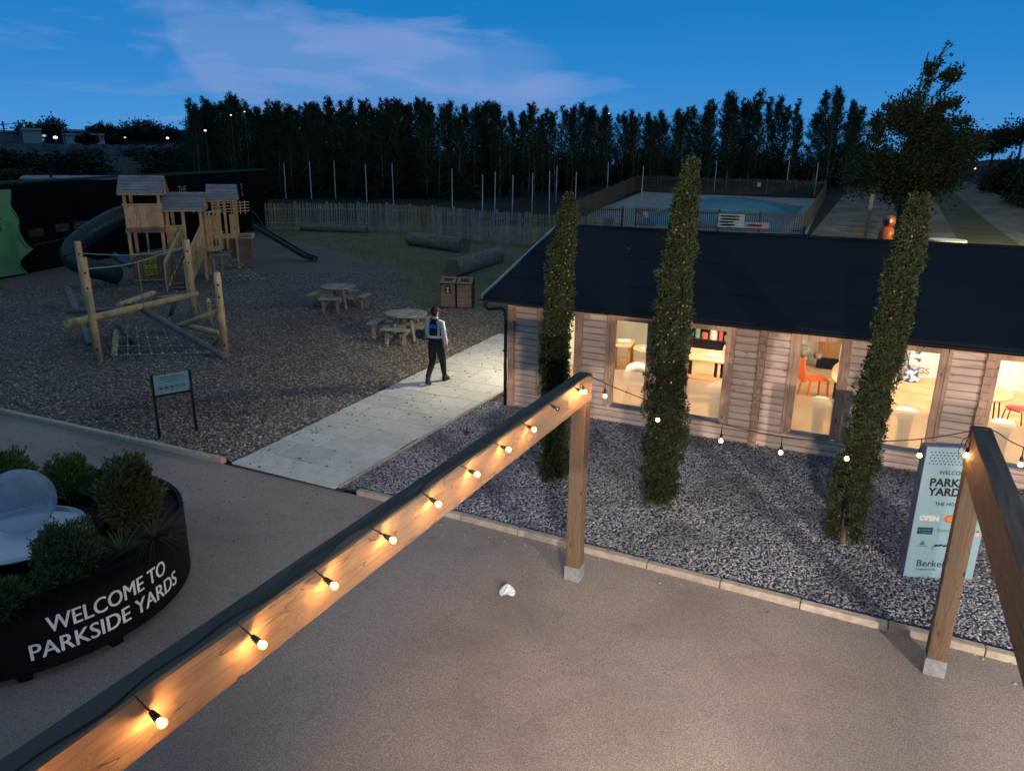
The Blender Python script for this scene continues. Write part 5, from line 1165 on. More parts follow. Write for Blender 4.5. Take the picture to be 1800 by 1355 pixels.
def roof(name, x0, x1, y0, y1, ze, zr):
    ym = (y0 + y1) / 2; r_ = None
    mb = MB(); n = 6
    for s in (0, 1):
        ya, yb = (y0, ym) if s == 0 else (y1, ym)
        for k in range(n):
            t0, t1 = k / n, (k + 1) / n + .04; a = Vector((0, ya + (yb - ya) * t0, ze + (zr - ze) * t0)); b = Vector((0, ya + (yb - ya) * min(t1, 1), ze + (zr - ze) * min(t1, 1)))
            off = .022 if True else 0
            mb.bar((x0, (a.y + b.y) / 2, (a.z + b.z) / 2 + .012 * 1), (x1, (a.y + b.y) / 2, (a.z + b.z) / 2 + .012), (b - a).length, .02, up=(0, -(b.z - a.z) * (1 if s == 0 else -1) * (1), abs(b.y - a.y)) if s == 0 else (0, (b.z - a.z), abs(b.y - a.y)))
    r_ = add(name, mb, 'shingle')
    g = MB()
    for x in (x0 + .04, x1 - .04): g.bar((x, y0 + .05, ze - .03), (x, ym, zr - .03), .04, .07); g.bar((x, y1 - .05, ze - .03), (x, ym, zr - .03), .04, .07); g.bar((x, y0 + .06, ze - .02), (x, y1 - .06, ze - .02), .04, .07); g.bar((x, ym, ze), (x, ym, zr - .05), .07, .05)
    g.bar((x0 + .02, y0 + .03, ze - .03), (x1 - .02, y0 + .03, ze - .03), .04, .06); add('gable_frame', g, 'playwood', r_)
    return r_
def tpost(x, y, z0, z1, r_=.062, mat='playwood'):
    mb = MB(); mb.box(x - r_, x + r_, y - r_, y + r_, z0, z1); return add('tower_post', mb, mat, bevel=.01)
# first tower
for x, y in ((.05, .05), (1.30, .05), (.05, 1.30), (1.30, 1.30)): tpost(x, y, -.05, 3.58)
roof('tower_roof', -.16, 1.52, -.22, 1.55, 3.56, 4.22)
add('upper_panel', planks(0.0, 1.36, -.01, 2.22, 3.10), 'playwood'); add('sill_rail', MB().box(-.06, 1.42, -.06, .02, 3.10, 3.16), 'playwood'); add('floor_beam', MB().box(-.05, 1.42, -.045, .0, 2.02, 2.20).box(-.03, 1.4, -.055, -.046, 2.10, 2.13), 'playred')
add('tower_floor', MB().box(0, 1.36, 0.03, 1.36, 2.05, 2.12), 'playwood'); add('side_panel', planks(.0, 1.36, 1.37, 2.22, 3.10, axis='y'), 'playwood'); add('back_panel', planks(0, 1.36, 1.37, 2.22, 3.10), 'playwood'); add('left_panel', planks(0.9, 1.36, -.01, 2.22, 3.10, axis='y'), 'playwood')
add('lower_panel', planks(.03, 1.24, -.01, .14, 1.14), 'playred'); add('panel_rail', MB().box(-.02, 1.32, -.05, -.025, 1.14, 1.20), 'playwood'); add('panel_rail', MB().box(0, 1.3, -.05, -.025, .08, .14), 'playwood'); tpost(.62, .55, -.05, 2.04, .035)
# noughts-and-crosses board
gm = MB(); gm.box(.42, .98, -.045, -.03, .28, 1.04); gp = add('game_panel', gm, M['steel'])
tl_ = MB(); mk_ = MB()
for i in range(3):
    for j in range(3):
        cx, cz = .515 + i * .185, .405 + j * .25; tl_.box(cx - .082, cx + .082, -.062, -.047, cz - .108, cz + .108)
        if (i + j * 3) in (0, 1, 2, 6, 7, 8): mk_.tube([(cx + .055 * math.cos(a), -.067, cz + .062 * math.sin(a)) for a in np.linspace(0, 2 * math.pi * (1 if i != 1 else .75), 14)], .011, 4, caps=False)
        elif i < 2: mk_.bar((cx - .05, -.067, cz - .02), (cx + .05, -.067, cz + .07), .02, .01); mk_.bar((cx - .05, -.067, cz - .02), (cx + .04, -.067, cz - .08), .02, .01)
add('tiles', tl_, pm('yellow plastic tile', (.55, .40, .05), rough=.5), gp); add('tile_marks', mk_, M['steel'], gp)
# second tower, stair landing
for x, y in ((1.50, .35), (2.78, .30), (1.50, 1.75), (2.78, 1.75), (2.10, .33)): tpost(x, y, -.05 if x > 2.5 else 1.4, 2.92)
tpost(3.05, .9, -.05, 2.75, .045); tpost(3.30, 1.6, -.05, 2.7, .045); tpost(2.95, .6, .9, 2.75, .04)
roof('tower_roof', 1.32, 2.96, .08, 1.86, 2.90, 3.56)
add('landing_panel', planks(1.40, 2.02, .30, 1.25, 2.22), 'playwood'); add('landing_rail', MB().box(1.38, 2.06, .26, .34, 2.22, 2.28), 'playwood'); add('landing_floor', MB().box(1.4, 3.3, .4, 1.9, 1.18, 1.25), 'playwood')
add('net_platform', MB().box(2.92, 3.75, .55, 1.5, 1.0, 1.06).box(2.92, 3.75, .52, .55, .96, 1.08), 'poleg'); add('rail', MB().bar((2.9, .45, 2.78), (3.5, 1.4, 2.78), .06, .06).bar((2.9, .45, 1.9), (3.5, 1.4, 1.9), .05, .05), 'playwood')
# stair running down toward the viewer, between boarded sides
s0, s1 = (2.05, 2.75), None
top_y, bot_y, top_z, bot_z = .30, -2.35, 1.25, .05
sh0, sh1 = -.45, -.55   # drift of the stair in x towards its foot
for k in range(9):
    t_ = (k + .5) / 9; y = top_y + (bot_y - top_y) * t_; z_ = top_z + (bot_z - top_z) * t_; x = 2.10 + sh0 * t_
    add('tread', MB().box(x, x + .62, y - .14, y + .10, z_ - .03, z_), 'poleg')
for s, nm in ((0, 'stair_side'), (1, 'stair_side')):
    mb = MB()
    for k in range(22):
        t0, t1 = k / 22, (k + .92) / 22; x = 2.06 + (.70 if s else 0) + sh0 * (t0 + t1) / 2; ya = top_y + (bot_y - top_y) * t0; yb = top_y + (bot_y - top_y) * t1; zm = top_z + (bot_z - top_z) * (t0 + t1) / 2
        if s or k % 3 == 0: mb.box(x - .012, x + .012, yb, ya, zm - .12, zm + .98)
    add(nm, mb, 'playwood' if s else 'playred')
    h = MB()
    for dz in ((1.0, .0) if s == 0 else (1.0, -.10)): h.bar((2.06 + (.70 if s else 0), top_y, top_z + dz), (2.06 + (.70 if s else 0) + sh0, bot_y, bot_z + dz), .05, .14)
    add('handrail', h, 'playwood')
    tpx = 2.06 + (.70 if s else 0) + sh0; add('newel_board', MB().box(tpx - .02, tpx + .02, bot_y - .14, bot_y + .06, -.02, 1.12), 'playwood')
# third tower farther back
for x, y in ((2.95, 3.7), (3.85, 3.7), (2.95, 5.3), (3.85, 5.3), (3.2, 3.72), (3.45, 3.72)): tpost(x, y, -.05 if x in (3.85,) else .9, 3.12, .055)
tpost(4.45, 4.2, -.05, 1.55, .05)
roof('tower_roof', 2.68, 4.02, 3.45, 5.5, 3.12, 3.78)
add('boarded_side', planks(2.55, 3.15, 3.66, 1.32, 2.45), 'playwood'); add('boarded_side', planks(3.62, 3.90, 3.66, 1.5, 2.5), 'playwood'); add('bridge_side', planks(2.0, 3.6, 2.60, 1.30, 2.35, axis='y'), 'playwood'); add('tower_floor', MB().box(2.6, 4.6, 3.6, 5.3, 1.40, 1.48), 'playwood'); add('ladder_board', MB().box(3.95, 4.50, 3.6, 4.3, 1.42, 1.52), 'poleg')
add('brown_screen', planks(2.7, 4.5, 3.95, .05, 1.36, .2), 'playred')
bars_ = MB()
for k in range(4): bars_.bar((3.0, 3.5, 2.58 + .13 * k), (4.55, 3.5, 2.66 + .13 * k), .03, .03)
for k in range(4): bars_.bar((3.75 + .2 * k, 3.52, 2.5), (3.75 + .2 * k, 3.52, 3.1), .03, .03)
add('trellis', bars_, 'playwood')
# climbing net with white clips
nt_ = MB(); cl_ = MB(); P0_ = [Vector((2.98 + .75 * k / 7, .50, 1.0)) for k in range(8)]; P1_ = [Vector((3.4 + 1.6 * k / 7, -.55 + .4 * k / 7, .05)) for k in range(8)]
for a_, b_ in zip(P0_, P1_): nt_.tube([a_, a_.lerp(b_, .5) - Vector((0, 0, .06)), b_], .010, 4)
for k in range(1, 5):
    row = [a_.lerp(b_, k / 5) - Vector((0, 0, .06)) for a_, b_ in zip(P0_, P1_)]; nt_.tube(row, .010, 4)
for k in range(8):
    cl_.ball(P0_[k], .025, n=6, m=4); cl_.ball(P1_[k], .025, n=6, m=4)
    if k in (0, 7, 4): [cl_.ball(P0_[k].lerp(P1_[k], u / 5), .025, n=6, m=4) for u in range(1, 5)]
no = add('climbing_net', nt_, 'rope'); add('rope_clips', cl_, 'clip', no)
# slides
tb = MB(); tb.tube(curve([(.1, .5, 2.75), (-.35, .3, 2.62), (-.95, -.05, 2.30), (-1.45, -.35, 1.95), (-1.85, -.75, 1.55), (-1.8, -1.2, 1.15), (-1.3, -1.3, .85), (-.75, -1.0, .6), (-.45, -.7, .42)], 6), .36, 16, caps=False)
to = add('tube_slide', tb, 'slide', smooth=True)
rg = MB()
for c_, d_ in (((-.35, .3, 2.62), (-.6, -.3, -.25)), ((-1.45, -.35, 1.95), (-.45, -.35, -.35)), ((-1.8, -1.2, 1.15), (.2, -.4, -.4))):
    c_ = Vector(c_); d_ = Vector(d_).normalized(); rg = MB(); rg.tube([c_ - d_ * .03, c_ + d_ * .03], .39, 16); add('joint_ring', rg, 'slide', to)
ms = pm('blue plastic', (.05, .13, .20), rough=.4)
tb = MB(); tb.tube([(-.62, -.05, 1.15), (-.25, -.2, .95), (.05, -.3, .75)], .14, 12); add('blue_tube', tb, ms, smooth=True)
o = tw
# open slide from the third tower to the right
W_ = W(tw).inverted(); p0 = W_ @ Vector((-28.4, 28.5, 1.75)); p1 = W_ @ Vector((-25.75, 29.2, .28)); p2 = W_ @ Vector((-25.25, 29.35, .16))
for nm, off, w_, h_ in (('slide_bed', 0, .50, .03), ('slide_side', .25, .03, .18), ('slide_side', -.25, .03, .18)):
    d = (p1 - p0).normalized(); sd_ = d.cross(Vector((0, 0, 1))).normalized() * off; mb = MB(); mb.bar(p0 + sd_, p1 + sd_, w_, h_); mb.bar(p1 + sd_, p2 + sd_, w_, h_); add(nm, mb, 'slide')
mb = MB(); mb.bar(p2 + Vector((0, 0, -.05)), p2 + Vector((0, 0, -.25)), .12, .1); q0 = W_ @ Vector((-28.1, 28.0, 2.5)); q1 = W_ @ Vector((-27.6, 28.1, 1.3)); mb.tube([p0, p0 + Vector((0, 0, .75)), p0 + (p1 - p0) * .25 + Vector((0, 0, .15))], .03, 6); add('slide_support', mb, 'slide')
# dark play hut cylinder below
# ------------------------------------------------------------------ hoarding with the green board
HA = Vector((-32.7, 18.3, 0)); Hd = Vector((-8.5, 24.3, 0)).normalized(); Hn = Vector((Hd.y, -Hd.x, 0))   # Hn faces the camera
hrz = math.atan2(Hd.y, Hd.x)
M['hoard'] = pm('black hoarding', (.010, .007, .006), (.004, .003, .003), rough=.7, scale=.5, detail=3, spec=.06)
M['hgreen'] = pm('dark green capping', (.03, .075, .035), rough=.7); M['lime'] = pm('soft green board', (.17, .36, .12), (.15, .32, .11), rough=.6, scale=.8); M['dgreen'] = pm('deep green print', (.015, .07, .03), rough=.6)
hd = thing('hoarding', 'long black mural hoarding with a dark green capping behind the play tower', 'hoarding', tuple(HA), hrz)
def hz(u): return 3.72 + .019 * max(u, 0)
for k, (u0, u1) in enumerate([(-6 + 2.44 * k, -6 + 2.44 * (k + 1)) for k in range(13)] + [(25.72, 26.3)]):
    mb = MB(); mb.add([(u0 + .003, 0, 0), (u1 - .003, 0, 0), (u1 - .003, 0, hz(u1)), (u0 + .003, 0, hz(u0)), (u0 + .003, .05, 0), (u1 - .003, .05, 0), (u1 - .003, .05, hz(u1)), (u0 + .003, .05, hz(u0))], [(0, 1, 2, 3), (7, 6, 5, 4), (0, 4, 5, 1), (1, 5, 6, 2), (2, 6, 7, 3), (3, 7, 4, 0)]); mb.build('board', M['hoard'], hd, world=False)
mb = MB(); mb.bar((-6, .02, hz(-6) + .05), (26.3, .02, hz(26.3) + .06), .14, .11); mb.build('capping', M['hgreen'], hd, world=False)
# mural: pale panels, a dim shelf line and letters
mu = MB()
for u0, u1, z0, z1 in ((3.7, 4.6, 1.6, 1.95), (4.9, 5.9, 1.62, 1.98)): mu.box(u0, u1, -.006, -.002, z0, z1)
mu.build('mural_panel', pm('dim mural panel', (.10, .095, .075), (.035, .03, .03), scale=3), hd, world=False)
mu = MB(); mu.box(2.0, 2.9, -.006, -.002, 1.5, 1.85); mu.build('mural_panel', pm('dim rust mural panel', (.10, .045, .025), (.03, .02, .02), scale=3), hd, world=False)
mu = MB(); mu.tube([(2.2, -.006, 1.18), (3.6, -.006, 1.24), (4.9, -.006, 1.33), (6.6, -.006, 1.36)], .010, 4); mu.build('mural_line', pm('pale mural line', (.35, .33, .30), (.05, .05, .05), scale=6), hd, world=False)
hl = pm('pale hoarding letters', (.36, .40, .46))
for s_, u_, z_, q_ in (('THE', 14.25, 3.02, .52), ('B', 15.6, 1.75, .5), ('S', 22.2, 3.0, .5), ('S', 22.3, 2.5, .45)): put(s_, q_, u_, z_, hl, .005, 'LEFT', hd, -.008)
gbd = thing('shaped_signboard', 'wavy edged soft green signboard leaning in front of the hoarding, cut by the left edge', 'signboard', tuple(HA + Hn * .25), hrz)
prf = [(-4.2, .04), (-2, .08), (-.3, .12), (.8, .10), (1.18, .08), (1.02, .25), (.90, .42), (.92, .60), (1.04, .74), (1.35, .90), (1.75, 1.05), (1.50, 1.22), (1.34, 1.42), (1.24, 1.62), (1.16, 1.85), (1.13, 2.03), (1.20, 2.20), (1.21, 2.42), (1.10, 2.66), (.93, 2.90), (.92, 3.05), (1.02, 3.3), (1.08, 3.60), (-1, 3.62), (-4.2, 3.64)]
mb = MB(); mb.prism(prf, 0, .05, Matrix(((1, 0, 0, 0), (0, 0, -1, 0), (0, 1, 0, 0), (0, 0, 0, 1)))); mb.build('board', M['lime'], gbd, world=False)
put('A', .62, -.15, 2.42, M['dgreen'], .004, 'LEFT', gbd, -.055); put('S', .48, .0, 1.95, M['dgreen'], .004, 'LEFT', gbd, -.055)
mb = MB(); mb.tube([(1.02 - .12, -.055, 2.78), (1.06, -.055, 2.6), (1.10, -.055, 2.45)], .016, 5); mb.tube([(1.0, -.055, 1.75), (1.12, -.055, 1.45), (1.35, -.055, 1.16), (1.62, -.055, 1.05)], .016, 5); mb.tube([(1.5, -.055, .94), (1.0, -.055, .72), (.80, -.055, .5), (.85, -.055, .30), (1.0, -.055, .10)], .016, 5); mb.build('outline', M['dgreen'], gbd, world=False)

# ------------------------------------------------------------------ picket fence around the lawn
M['picket'] = wood('bleached cleft pickets', (.46, .38, .28), (.35, .285, .205), 'Z', rough=.9, grain=7, bump=.2, island=.25); M['pickety'] = wood('newer pale pickets', (.44, .33, .18), (.36, .27, .14), 'Z', rough=.9, grain=7, island=.2)
M['stake'] = pm('bleached stake', (.40, .44, .46), (.28, .31, .33), rough=.9, scale=3)
pts_f = curve([(-41.5, 42.4, 0), (-40.1, 41.5, 0), (-37.0, 43.6, 0), (-34.2, 45.3, 0), (-31.3, 45.6, 0), (-27.0, 44.6, 0), (-22.7, 42.8, 0), (-20.6, 42.4, 0), (-18.6, 42.0, 0), (-15.5, 41.6, 0), (-13, 41.2, 0)], 10)[10:]
fnc = thing('picket_fence', 'long curving cleft picket fence around the back of the lawn', 'fence', (-31.3, 45.6, 0))
acc = 0; last = pts_f[0]; seglen = 0; rail = MB(); rail2 = MB(); pan = MB(); pc = 0; lastpost = None
def flush():
    global pan
    if pan.v: pan.build('picket_panel', M['pickety'] if pc % 5 == 0 else M['picket'], fnc); pan = MB()
for a_, b_ in zip(pts_f, pts_f[1:]):
    L = (b_ - a_).length; d = (b_ - a_) / L; s = 0; rail.bar((a_.x, a_.y, .55), (b_.x, b_.y, .55), .04, .08); rail2.bar((a_.x, a_.y, 1.55), (b_.x, b_.y, 1.55), .04, .08)
    while acc < L:
        p = a_ + d * acc; hgt = 1.98 + R.uniform(-.05, .05); wd = R.uniform(.05, .075); rz = math.atan2(d.y, d.x)
        n_ = Vector((-d.y, d.x, 0)) * .04
        if n_.dot(-p) < 0: n_ = -n_
        Mx = Matrix.Translation(p + n_) @ Matrix.Rotation(rz, 4, 'Z') @ Matrix.Rotation(R.uniform(-.02, .02), 4, 'Y')
        pan.prism([(-wd / 2, .03), (wd / 2, .03), (wd / 2, hgt - .05), (0, hgt), (-wd / 2, hgt - .05)], -.012, .012, Mx @ Matrix.Rotation(rad(90), 4, 'X')); acc += .125 + R.uniform(-.01, .01)
        seglen += .125
        if seglen > 2.2:
            seglen = 0; flush(); pc += 1; pm_ = MB(); pm_.tube([p - n_ * .8 + Vector((0, 0, -.1)), p - n_ * .8 + Vector((0, 0, 2.08))], .07, 8); pm_.build('fence_post', M['picket'], fnc)
    acc -= L
flush(); rail.build('rail', M['picket'], fnc); rail2.build('rail', M['picket'], fnc)
# tall bleached stakes standing behind it
ST = [(-41.45, 42.6, 3.75), (-54.67, 59.65, 0), (-52.77, 61.34, 0), (-50.91, 62.89, 0), (-46.74, 62.64, 0), (-43.13, 62.15, 0), (-35.95, 61.37, 0), (-31.57, 59.21, 0), (-31.0, 60.5, 0), (-28.44, 58.83, 0), (-27.8, 61.62, 0), (-26.39, 62.24, 0), (-24.6, 64.0, 0), (-22.5, 78, 0), (-17.46, 91.04, 0), (-9.5, 91.5, 0), (-6.4, 91.5, 0), (-30.2, 73, 0), (-27.0, 80, 0)]
for i, (x, y, h_) in enumerate(ST):
    z0 = terr(x, y); hh = h_ or (3.7 + R.uniform(-.15, .2))
    mb = MB(); r_ = .055 if h_ == 0 else .09; mb.tube([(x, y, z0 - .1), (x + R.uniform(-.05, .05), y, z0 + hh)], [r_, r_ * .85], 8)
    o = mb.build('stake', M['stake'])
    tag(o, 'thick bleached post at the end of the black hoarding' if i == 0 else 'tall bleached stake standing before the plantation trees', 'post', None if i == 0 else 'tall stakes before the plantation')

# ------------------------------------------------------------------ bouncing pillow court
M['dfence'] = wood('dark pool fence', (.10, .09, .075), (.07, .06, .05), 'Z', rough=.9, island=.2); M['mesh'] = pm('dark netting', (.035, .04, .04), rough=.9)
def palefence(name, label, pts, h, gap, r_, mat='dfence', gate=None, group='fences of the pillow court'):
    t = thing(name, label, 'fence', (pts[0][0], pts[0][1], terr(*pts[0])), group=group); pk = MB(); rl = MB(); rl2 = MB()
    for a_, b_ in zip(pts, pts[1:]):
        a_, b_ = Vector(a_), Vector(b_); L = (b_ - a_).length; n = int(L / gap)
        for k in range(n + 1):
            p = a_.lerp(b_, k / n)
            if gate and gate[0] < p.x < gate[1]: continue
            z = terr(p.x, p.y); pk.bar((p.x, p.y, z + .08), (p.x, p.y, z + h + R.uniform(-.03, .03)), r_, r_ * .6)
        m_ = max(1, int(L / 3.0))
        for k in range(m_):
            p, q = a_.lerp(b_, k / m_), a_.lerp(b_, (k + 1) / m_); zp, zq = terr(p.x, p.y), terr(q.x, q.y)
            for f_ in (.18, .88):
                if not (gate and gate[0] - 1 < (p.x + q.x) / 2 < gate[1] + 1): (rl if f_ < .5 else rl2).bar((p.x, p.y, zp + h * f_), (q.x, q.y, zq + h * f_), .05, .09)
            ps = MB(); ps.bar((p.x, p.y, zp - .1), (p.x, p.y, zp + h + .12), .12, .12); ps.build('fence_post', M[mat], t)
    pk.build('pales', M[mat], t); rl.build('rail', M[mat], t); rl2.build('rail', M[mat], t); return t
ff = palefence('court_fence', 'dark paled fence with a braced gate and banners along the front of the pillow court', [(-22.6, 57.3), (-14.0, 59.3), (-4.7, 60.1)], 1.55, .16, .06, gate=(-17.2, -15.7))
palefence('court_fence', 'solid looking fence running back along the left side of the pillow court', [(-22.6, 57.6), (-26.5, 89.0)], 1.75, .13, .10)
palefence('court_fence', 'dark fence across the back of the pillow court', [(-26.4, 89.2), (-5.2, 88.6)], 1.9, .18, .09)
palefence('court_fence', 'dark fence running back along the right side of the pillow court', [(-4.6, 60.2), (-5.1, 88.5)], 1.6, .15, .08)
gtz = terr(-16.5, 58.9); gt_ = MB(); gt_.bar((-17.2, 58.45, gtz + .3), (-15.7, 58.8, gtz + .3), .05, .1); gt_.bar((-17.2, 58.45, gtz + 1.4), (-15.7, 58.8, gtz + 1.4), .05, .1); gt_.bar((-17.2, 58.40, gtz + 1.4), (-15.7, 58.75, gtz + .3), .05, .1)
for k in range(11): x_ = -17.2 + 1.5 * k / 10; y_ = 58.5 + .35 * k / 10; gt_.bar((x_, y_, gtz + .1), (x_, y_, gtz + 1.6), .07, .03)
gt_.build('gate', M['dfence'], ff)
def banner(x0, x1, z0, z1, mat, lines, y=None, label=''):
    yy0 = 59.3 + (x0 + 14) * .086 - .12; yy1 = 59.3 + (x1 + 14) * .086 - .12
    mb = MB(); g0 = terr(x0, yy0); mb.add([(x0, yy0, g0 + z0), (x1, yy1, g0 + z0), (x1, yy1, g0 + z1), (x0, yy0, g0 + z1), (x0, yy0 + .02, g0 + z0), (x1, yy1 + .02, g0 + z0), (x1, yy1 + .02, g0 + z1), (x0, yy0 + .02, g0 + z1)], [(0, 1, 2, 3), (7, 6, 5, 4), (0, 4, 5, 1), (1, 5, 6, 2), (2, 6, 7, 3), (3, 7, 4, 0)])
    o = mb.build('banner', mat); tag(o, label, 'banner')
    for k, (a_, b_, zz_) in enumerate(lines):
        l = MB(); l.box(x0 + a_, x0 + b_, yy0 - .07, yy0 - .05, g0 + zz_ - .05, g0 + zz_ + .05); l.build('print_line', M['steel'], o)
banner(-10.9, -8.95, .35, 1.35, pm('white banner', (.42, .50, .52)), [(.2, 1.6, 1.2), (.3, 1.6, .98), (.2, 1.2, .76), (.3, 1.3, .55)], label='white printed banner tied to the front court fence')
banner(-8.9, -7.1, .35, .80, pm('pink banner', (.40, .26, .30)), [(.3, 1.3, .6)], label='pink banner beside the white one on the front court fence')
for x_, y_, z_, lb in ((-16.45, 58.55, 1.1, 'small pale notice on the gate of the court fence'), (-12.6, 59.2, .9, 'small pale notice half hidden by the tallest conifer'), (-12.1, 88.55, 1.35, 'small pale notice on the back court fence')):
    mb = MB(); mb.box(x_ - .18, x_ + .18, y_ - .02, y_, terr(x_, y_) + z_ - .25, terr(x_, y_) + z_ + .2); o = mb.build('notice', pm('pale notice', (.45, .42, .46))); tag(o, lb, 'notice')
# the inflated pillow
mb = MB(); nx, ny = 44, 26; cx0, cx1, cy0, cy1 = -18.2, -6.4, 60.8, 80.5
for j in range(ny + 1):
    for i in range(nx + 1):
        s, t_ = i / nx, j / ny; x = cx0 + (cx1 - cx0) * s; y = cy0 + (cy1 - cy0) * t_; q = max(0, math.sin(math.pi * s)) ** .75 * max(0, math.sin(math.pi * t_)) ** .7
        mb.v.append((x, y, terr(x, y) + .03 + 1.35 * q + .02 * math.sin(s * 60) * q))
for j in range(ny):
    for i in range(nx): o_ = j * (nx + 1) + i; mb.f.append((o_, o_ + 1, o_ + nx + 2, o_ + nx + 1))
o = mb.build('bouncing_pillow', pm('teal inflated vinyl', (.015, .22, .21), (.006, .10, .13), rough=.35, scale=.35, stretch=(.6, 1, 1), detail=2, spec=.5), smooth=True); tag(o, 'large teal inflated bouncing pillow on the pale sand court', 'bouncing pillow')

# ------------------------------------------------------------------ plantation
M['plant'] = leafmat('dusk foliage', (.012, .022, .010), (.045, .060, .026), trans=.25); M['ptrunk'] = pm('pale thin trunks', (.17, .17, .15), (.09, .09, .08), rough=.95, scale=2, stretch=(1, 1, .3))
def plantree(h, seed, dens=1.0, wid=1.25, base=.10, leaf=.19, tall=True):
    rng = np.random.default_rng(seed); tk = MB(); bend = rng.normal(0, .12, (6, 2)).cumsum(0)
    pts = [(bend[i][0] * .5, bend[i][1] * .5, h * i / 5) for i in range(6)]; pts[0] = (0, 0, -.2)
    wid *= rng.uniform(1.0, 1.4)
    tk.tube(pts, [.085, .07, .055, .04, .025, .008], 6); wid *= 1.55
    L, Dd = [], []
    nb = int(84 * dens)
    for k in range(nb):
        q = base + (1 - base) * (k + rng.random()) / nb; z0 = h * q; c = np.array([np.interp(z0, [p[2] for p in pts], [p[0] for p in pts]), np.interp(z0, [p[2] for p in pts], [p[1] for p in pts]), z0])
        a = rng.uniform(0, 6.28); prof = math.sin(math.pi * min(1, (1 - q) ** .75 + .06)) ** .6 if q < .999 else .1
        ln_ = wid * (.35 + .65 * (1 - abs(q - .45) / .6)) * rng.uniform(.6, 1.25) * (1 if q < .85 else .65); up = rng.uniform(.35, 1.1) + q * .5
        d = np.array([math.cos(a), math.sin(a), up]); d /= np.linalg.norm(d); e = c + d * ln_
        tk.tube([tuple(c), tuple(e)], [.016, .005], 3, caps=False)
        n = int(rng.integers(34, 60)); s = rng.random(n) ** .7; p = c + np.outer(s, e - c) + rng.normal(0, .11 + .05 * (1 - q), (n, 3)); L.append(p); Dd.append(np.tile(d, (n, 1)))
    # top shoot
    for k in range(3):
        a = rng.uniform(0, 6.28); c = np.array(pts[-1]) + [0, 0, -1.5]; e = c + np.array([.6 * math.cos(a), .6 * math.sin(a), rng.uniform(.9, 1.7)]); n = 44; s = rng.random(n); L.append(c + np.outer(s, e - c) + rng.normal(0, .07, (n, 3))); Dd.append(np.tile([0, 0, 1.], (n, 1)))
        tk.tube([tuple(c), tuple(e)], [.012, .004], 3, caps=False)
    P_ = np.concatenate(L); D_ = np.concatenate(Dd); V, Fq = leafquads(P_, D_, leaf, leaf * .6, .7)
    return tk, V, Fq
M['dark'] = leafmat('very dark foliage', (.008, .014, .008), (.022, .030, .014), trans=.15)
protos = []
LBT = ['slim dark plantation tree with a broken leafy top behind the lawn fence', 'bushy dark plantation tree with a rounded crown behind the lawn fence', 'feathery thin plantation tree with sparse pale foliage behind the lawn fence']
specs = [(11.0, 1, 1.0, 1.25), (11.6, 2, 1.1, 1.05), (10.4, 3, .8, 1.1), (11.2, 4, .55, 1.2), (10.6, 5, 1.25, 1.5), (11.8, 6, .7, .9), (10.2, 7, 1.4, 1.6), (11.4, 8, .6, 1.0)]
kinds = [0, 0, 2, 2, 1, 0, 1, 2]
GRP = 'plantation trees behind the fence'
first = [True] * 8
for i, (h_, sd_, dn, wd) in enumerate(specs):
    tk, V, Fq = plantree(h_, sd_, dn, wd); t = thing('plantation_tree', LBT[kinds[i]], 'tree', (0, 0, 0), 0, GRP); tk.build('trunk', M['ptrunk'], t, world=False); npmesh('crown', V, Fq, M['plant'], t, world=False); protos.append(t)
def pxaz(px):   # bearing ratio x/y of a point on the horizon
    r = RM @ _n(np.array([px - 900., 290 - 677.5, F])); return r[0] / r[1]
pos = []
rg = random.Random(5)
for rowi, rad_ in enumerate((84, 88, 93, 99, 106, 114)):
    n = (44, 46, 44, 42, 38, 34)[rowi]
    for k in range(n):
        a = -1.135 + (k + rg.uniform(.1, .9)) / n * (1.135 - .02)      # bearing from the far left of the wood to its right end
        az = -1.135 + (k + rg.uniform(.1, .9)) / n * 1.115
        r_ = rad_ + rg.uniform(-1.6, 1.6)
        if az > -.43: r_ = r_ + 14 * smooth(-.43, -.34, az)
        y = r_ / math.hypot(1, az); pos.append((az * y, y, az, rowi))
toph = [(-1.135, 165), (-1.0, 162), (-.9, 172), (-.7, 170), (-.5, 172), (-.4, 178), (-.3, 190), (-.22, 185), (-.19, 158), (-.13, 156), (-.09, 175), (-.075, 158), (-.055, 150), (-.035, 172), (-.02, 210)]
used = [False] * 8
def zrow(px, row, r_):
    q = RM @ _n(np.array([px - 900., row - 677.5, F])); return H + q[2] / math.hypot(q[0], q[1]) * r_
AZ = [(pxaz(p), p) for p in range(0, 1801, 25)]
def pxof(az): return float(np.interp(az, [q[0] for q in AZ], [q[1] for q in AZ]))
for x, y, az, rowi in pos:
    i = rg.randrange(8); t = protos[i]
    if used[i]: t = copy_tree(t)
    used[i] = True
    z0 = terr(x, y); r_ = math.hypot(x, y); row = np.interp(az, [q[0] for q in toph], [q[1] for q in toph])
    want = zrow(pxof(az), row + 4, r_); hh = (want - z0) * rg.choice((.80, .86, .90, .94, .98)) - (.3 if rowi < 3 else 0)
    s = hh / specs[i][0]; t.location = (x, y, z0); t.scale = (s * rg.uniform(.9, 1.15), s * rg.uniform(.9, 1.15), s); t.rotation_euler = (rg.uniform(-.03, .03), rg.uniform(-.03, .03), rg.uniform(0, 6.28))
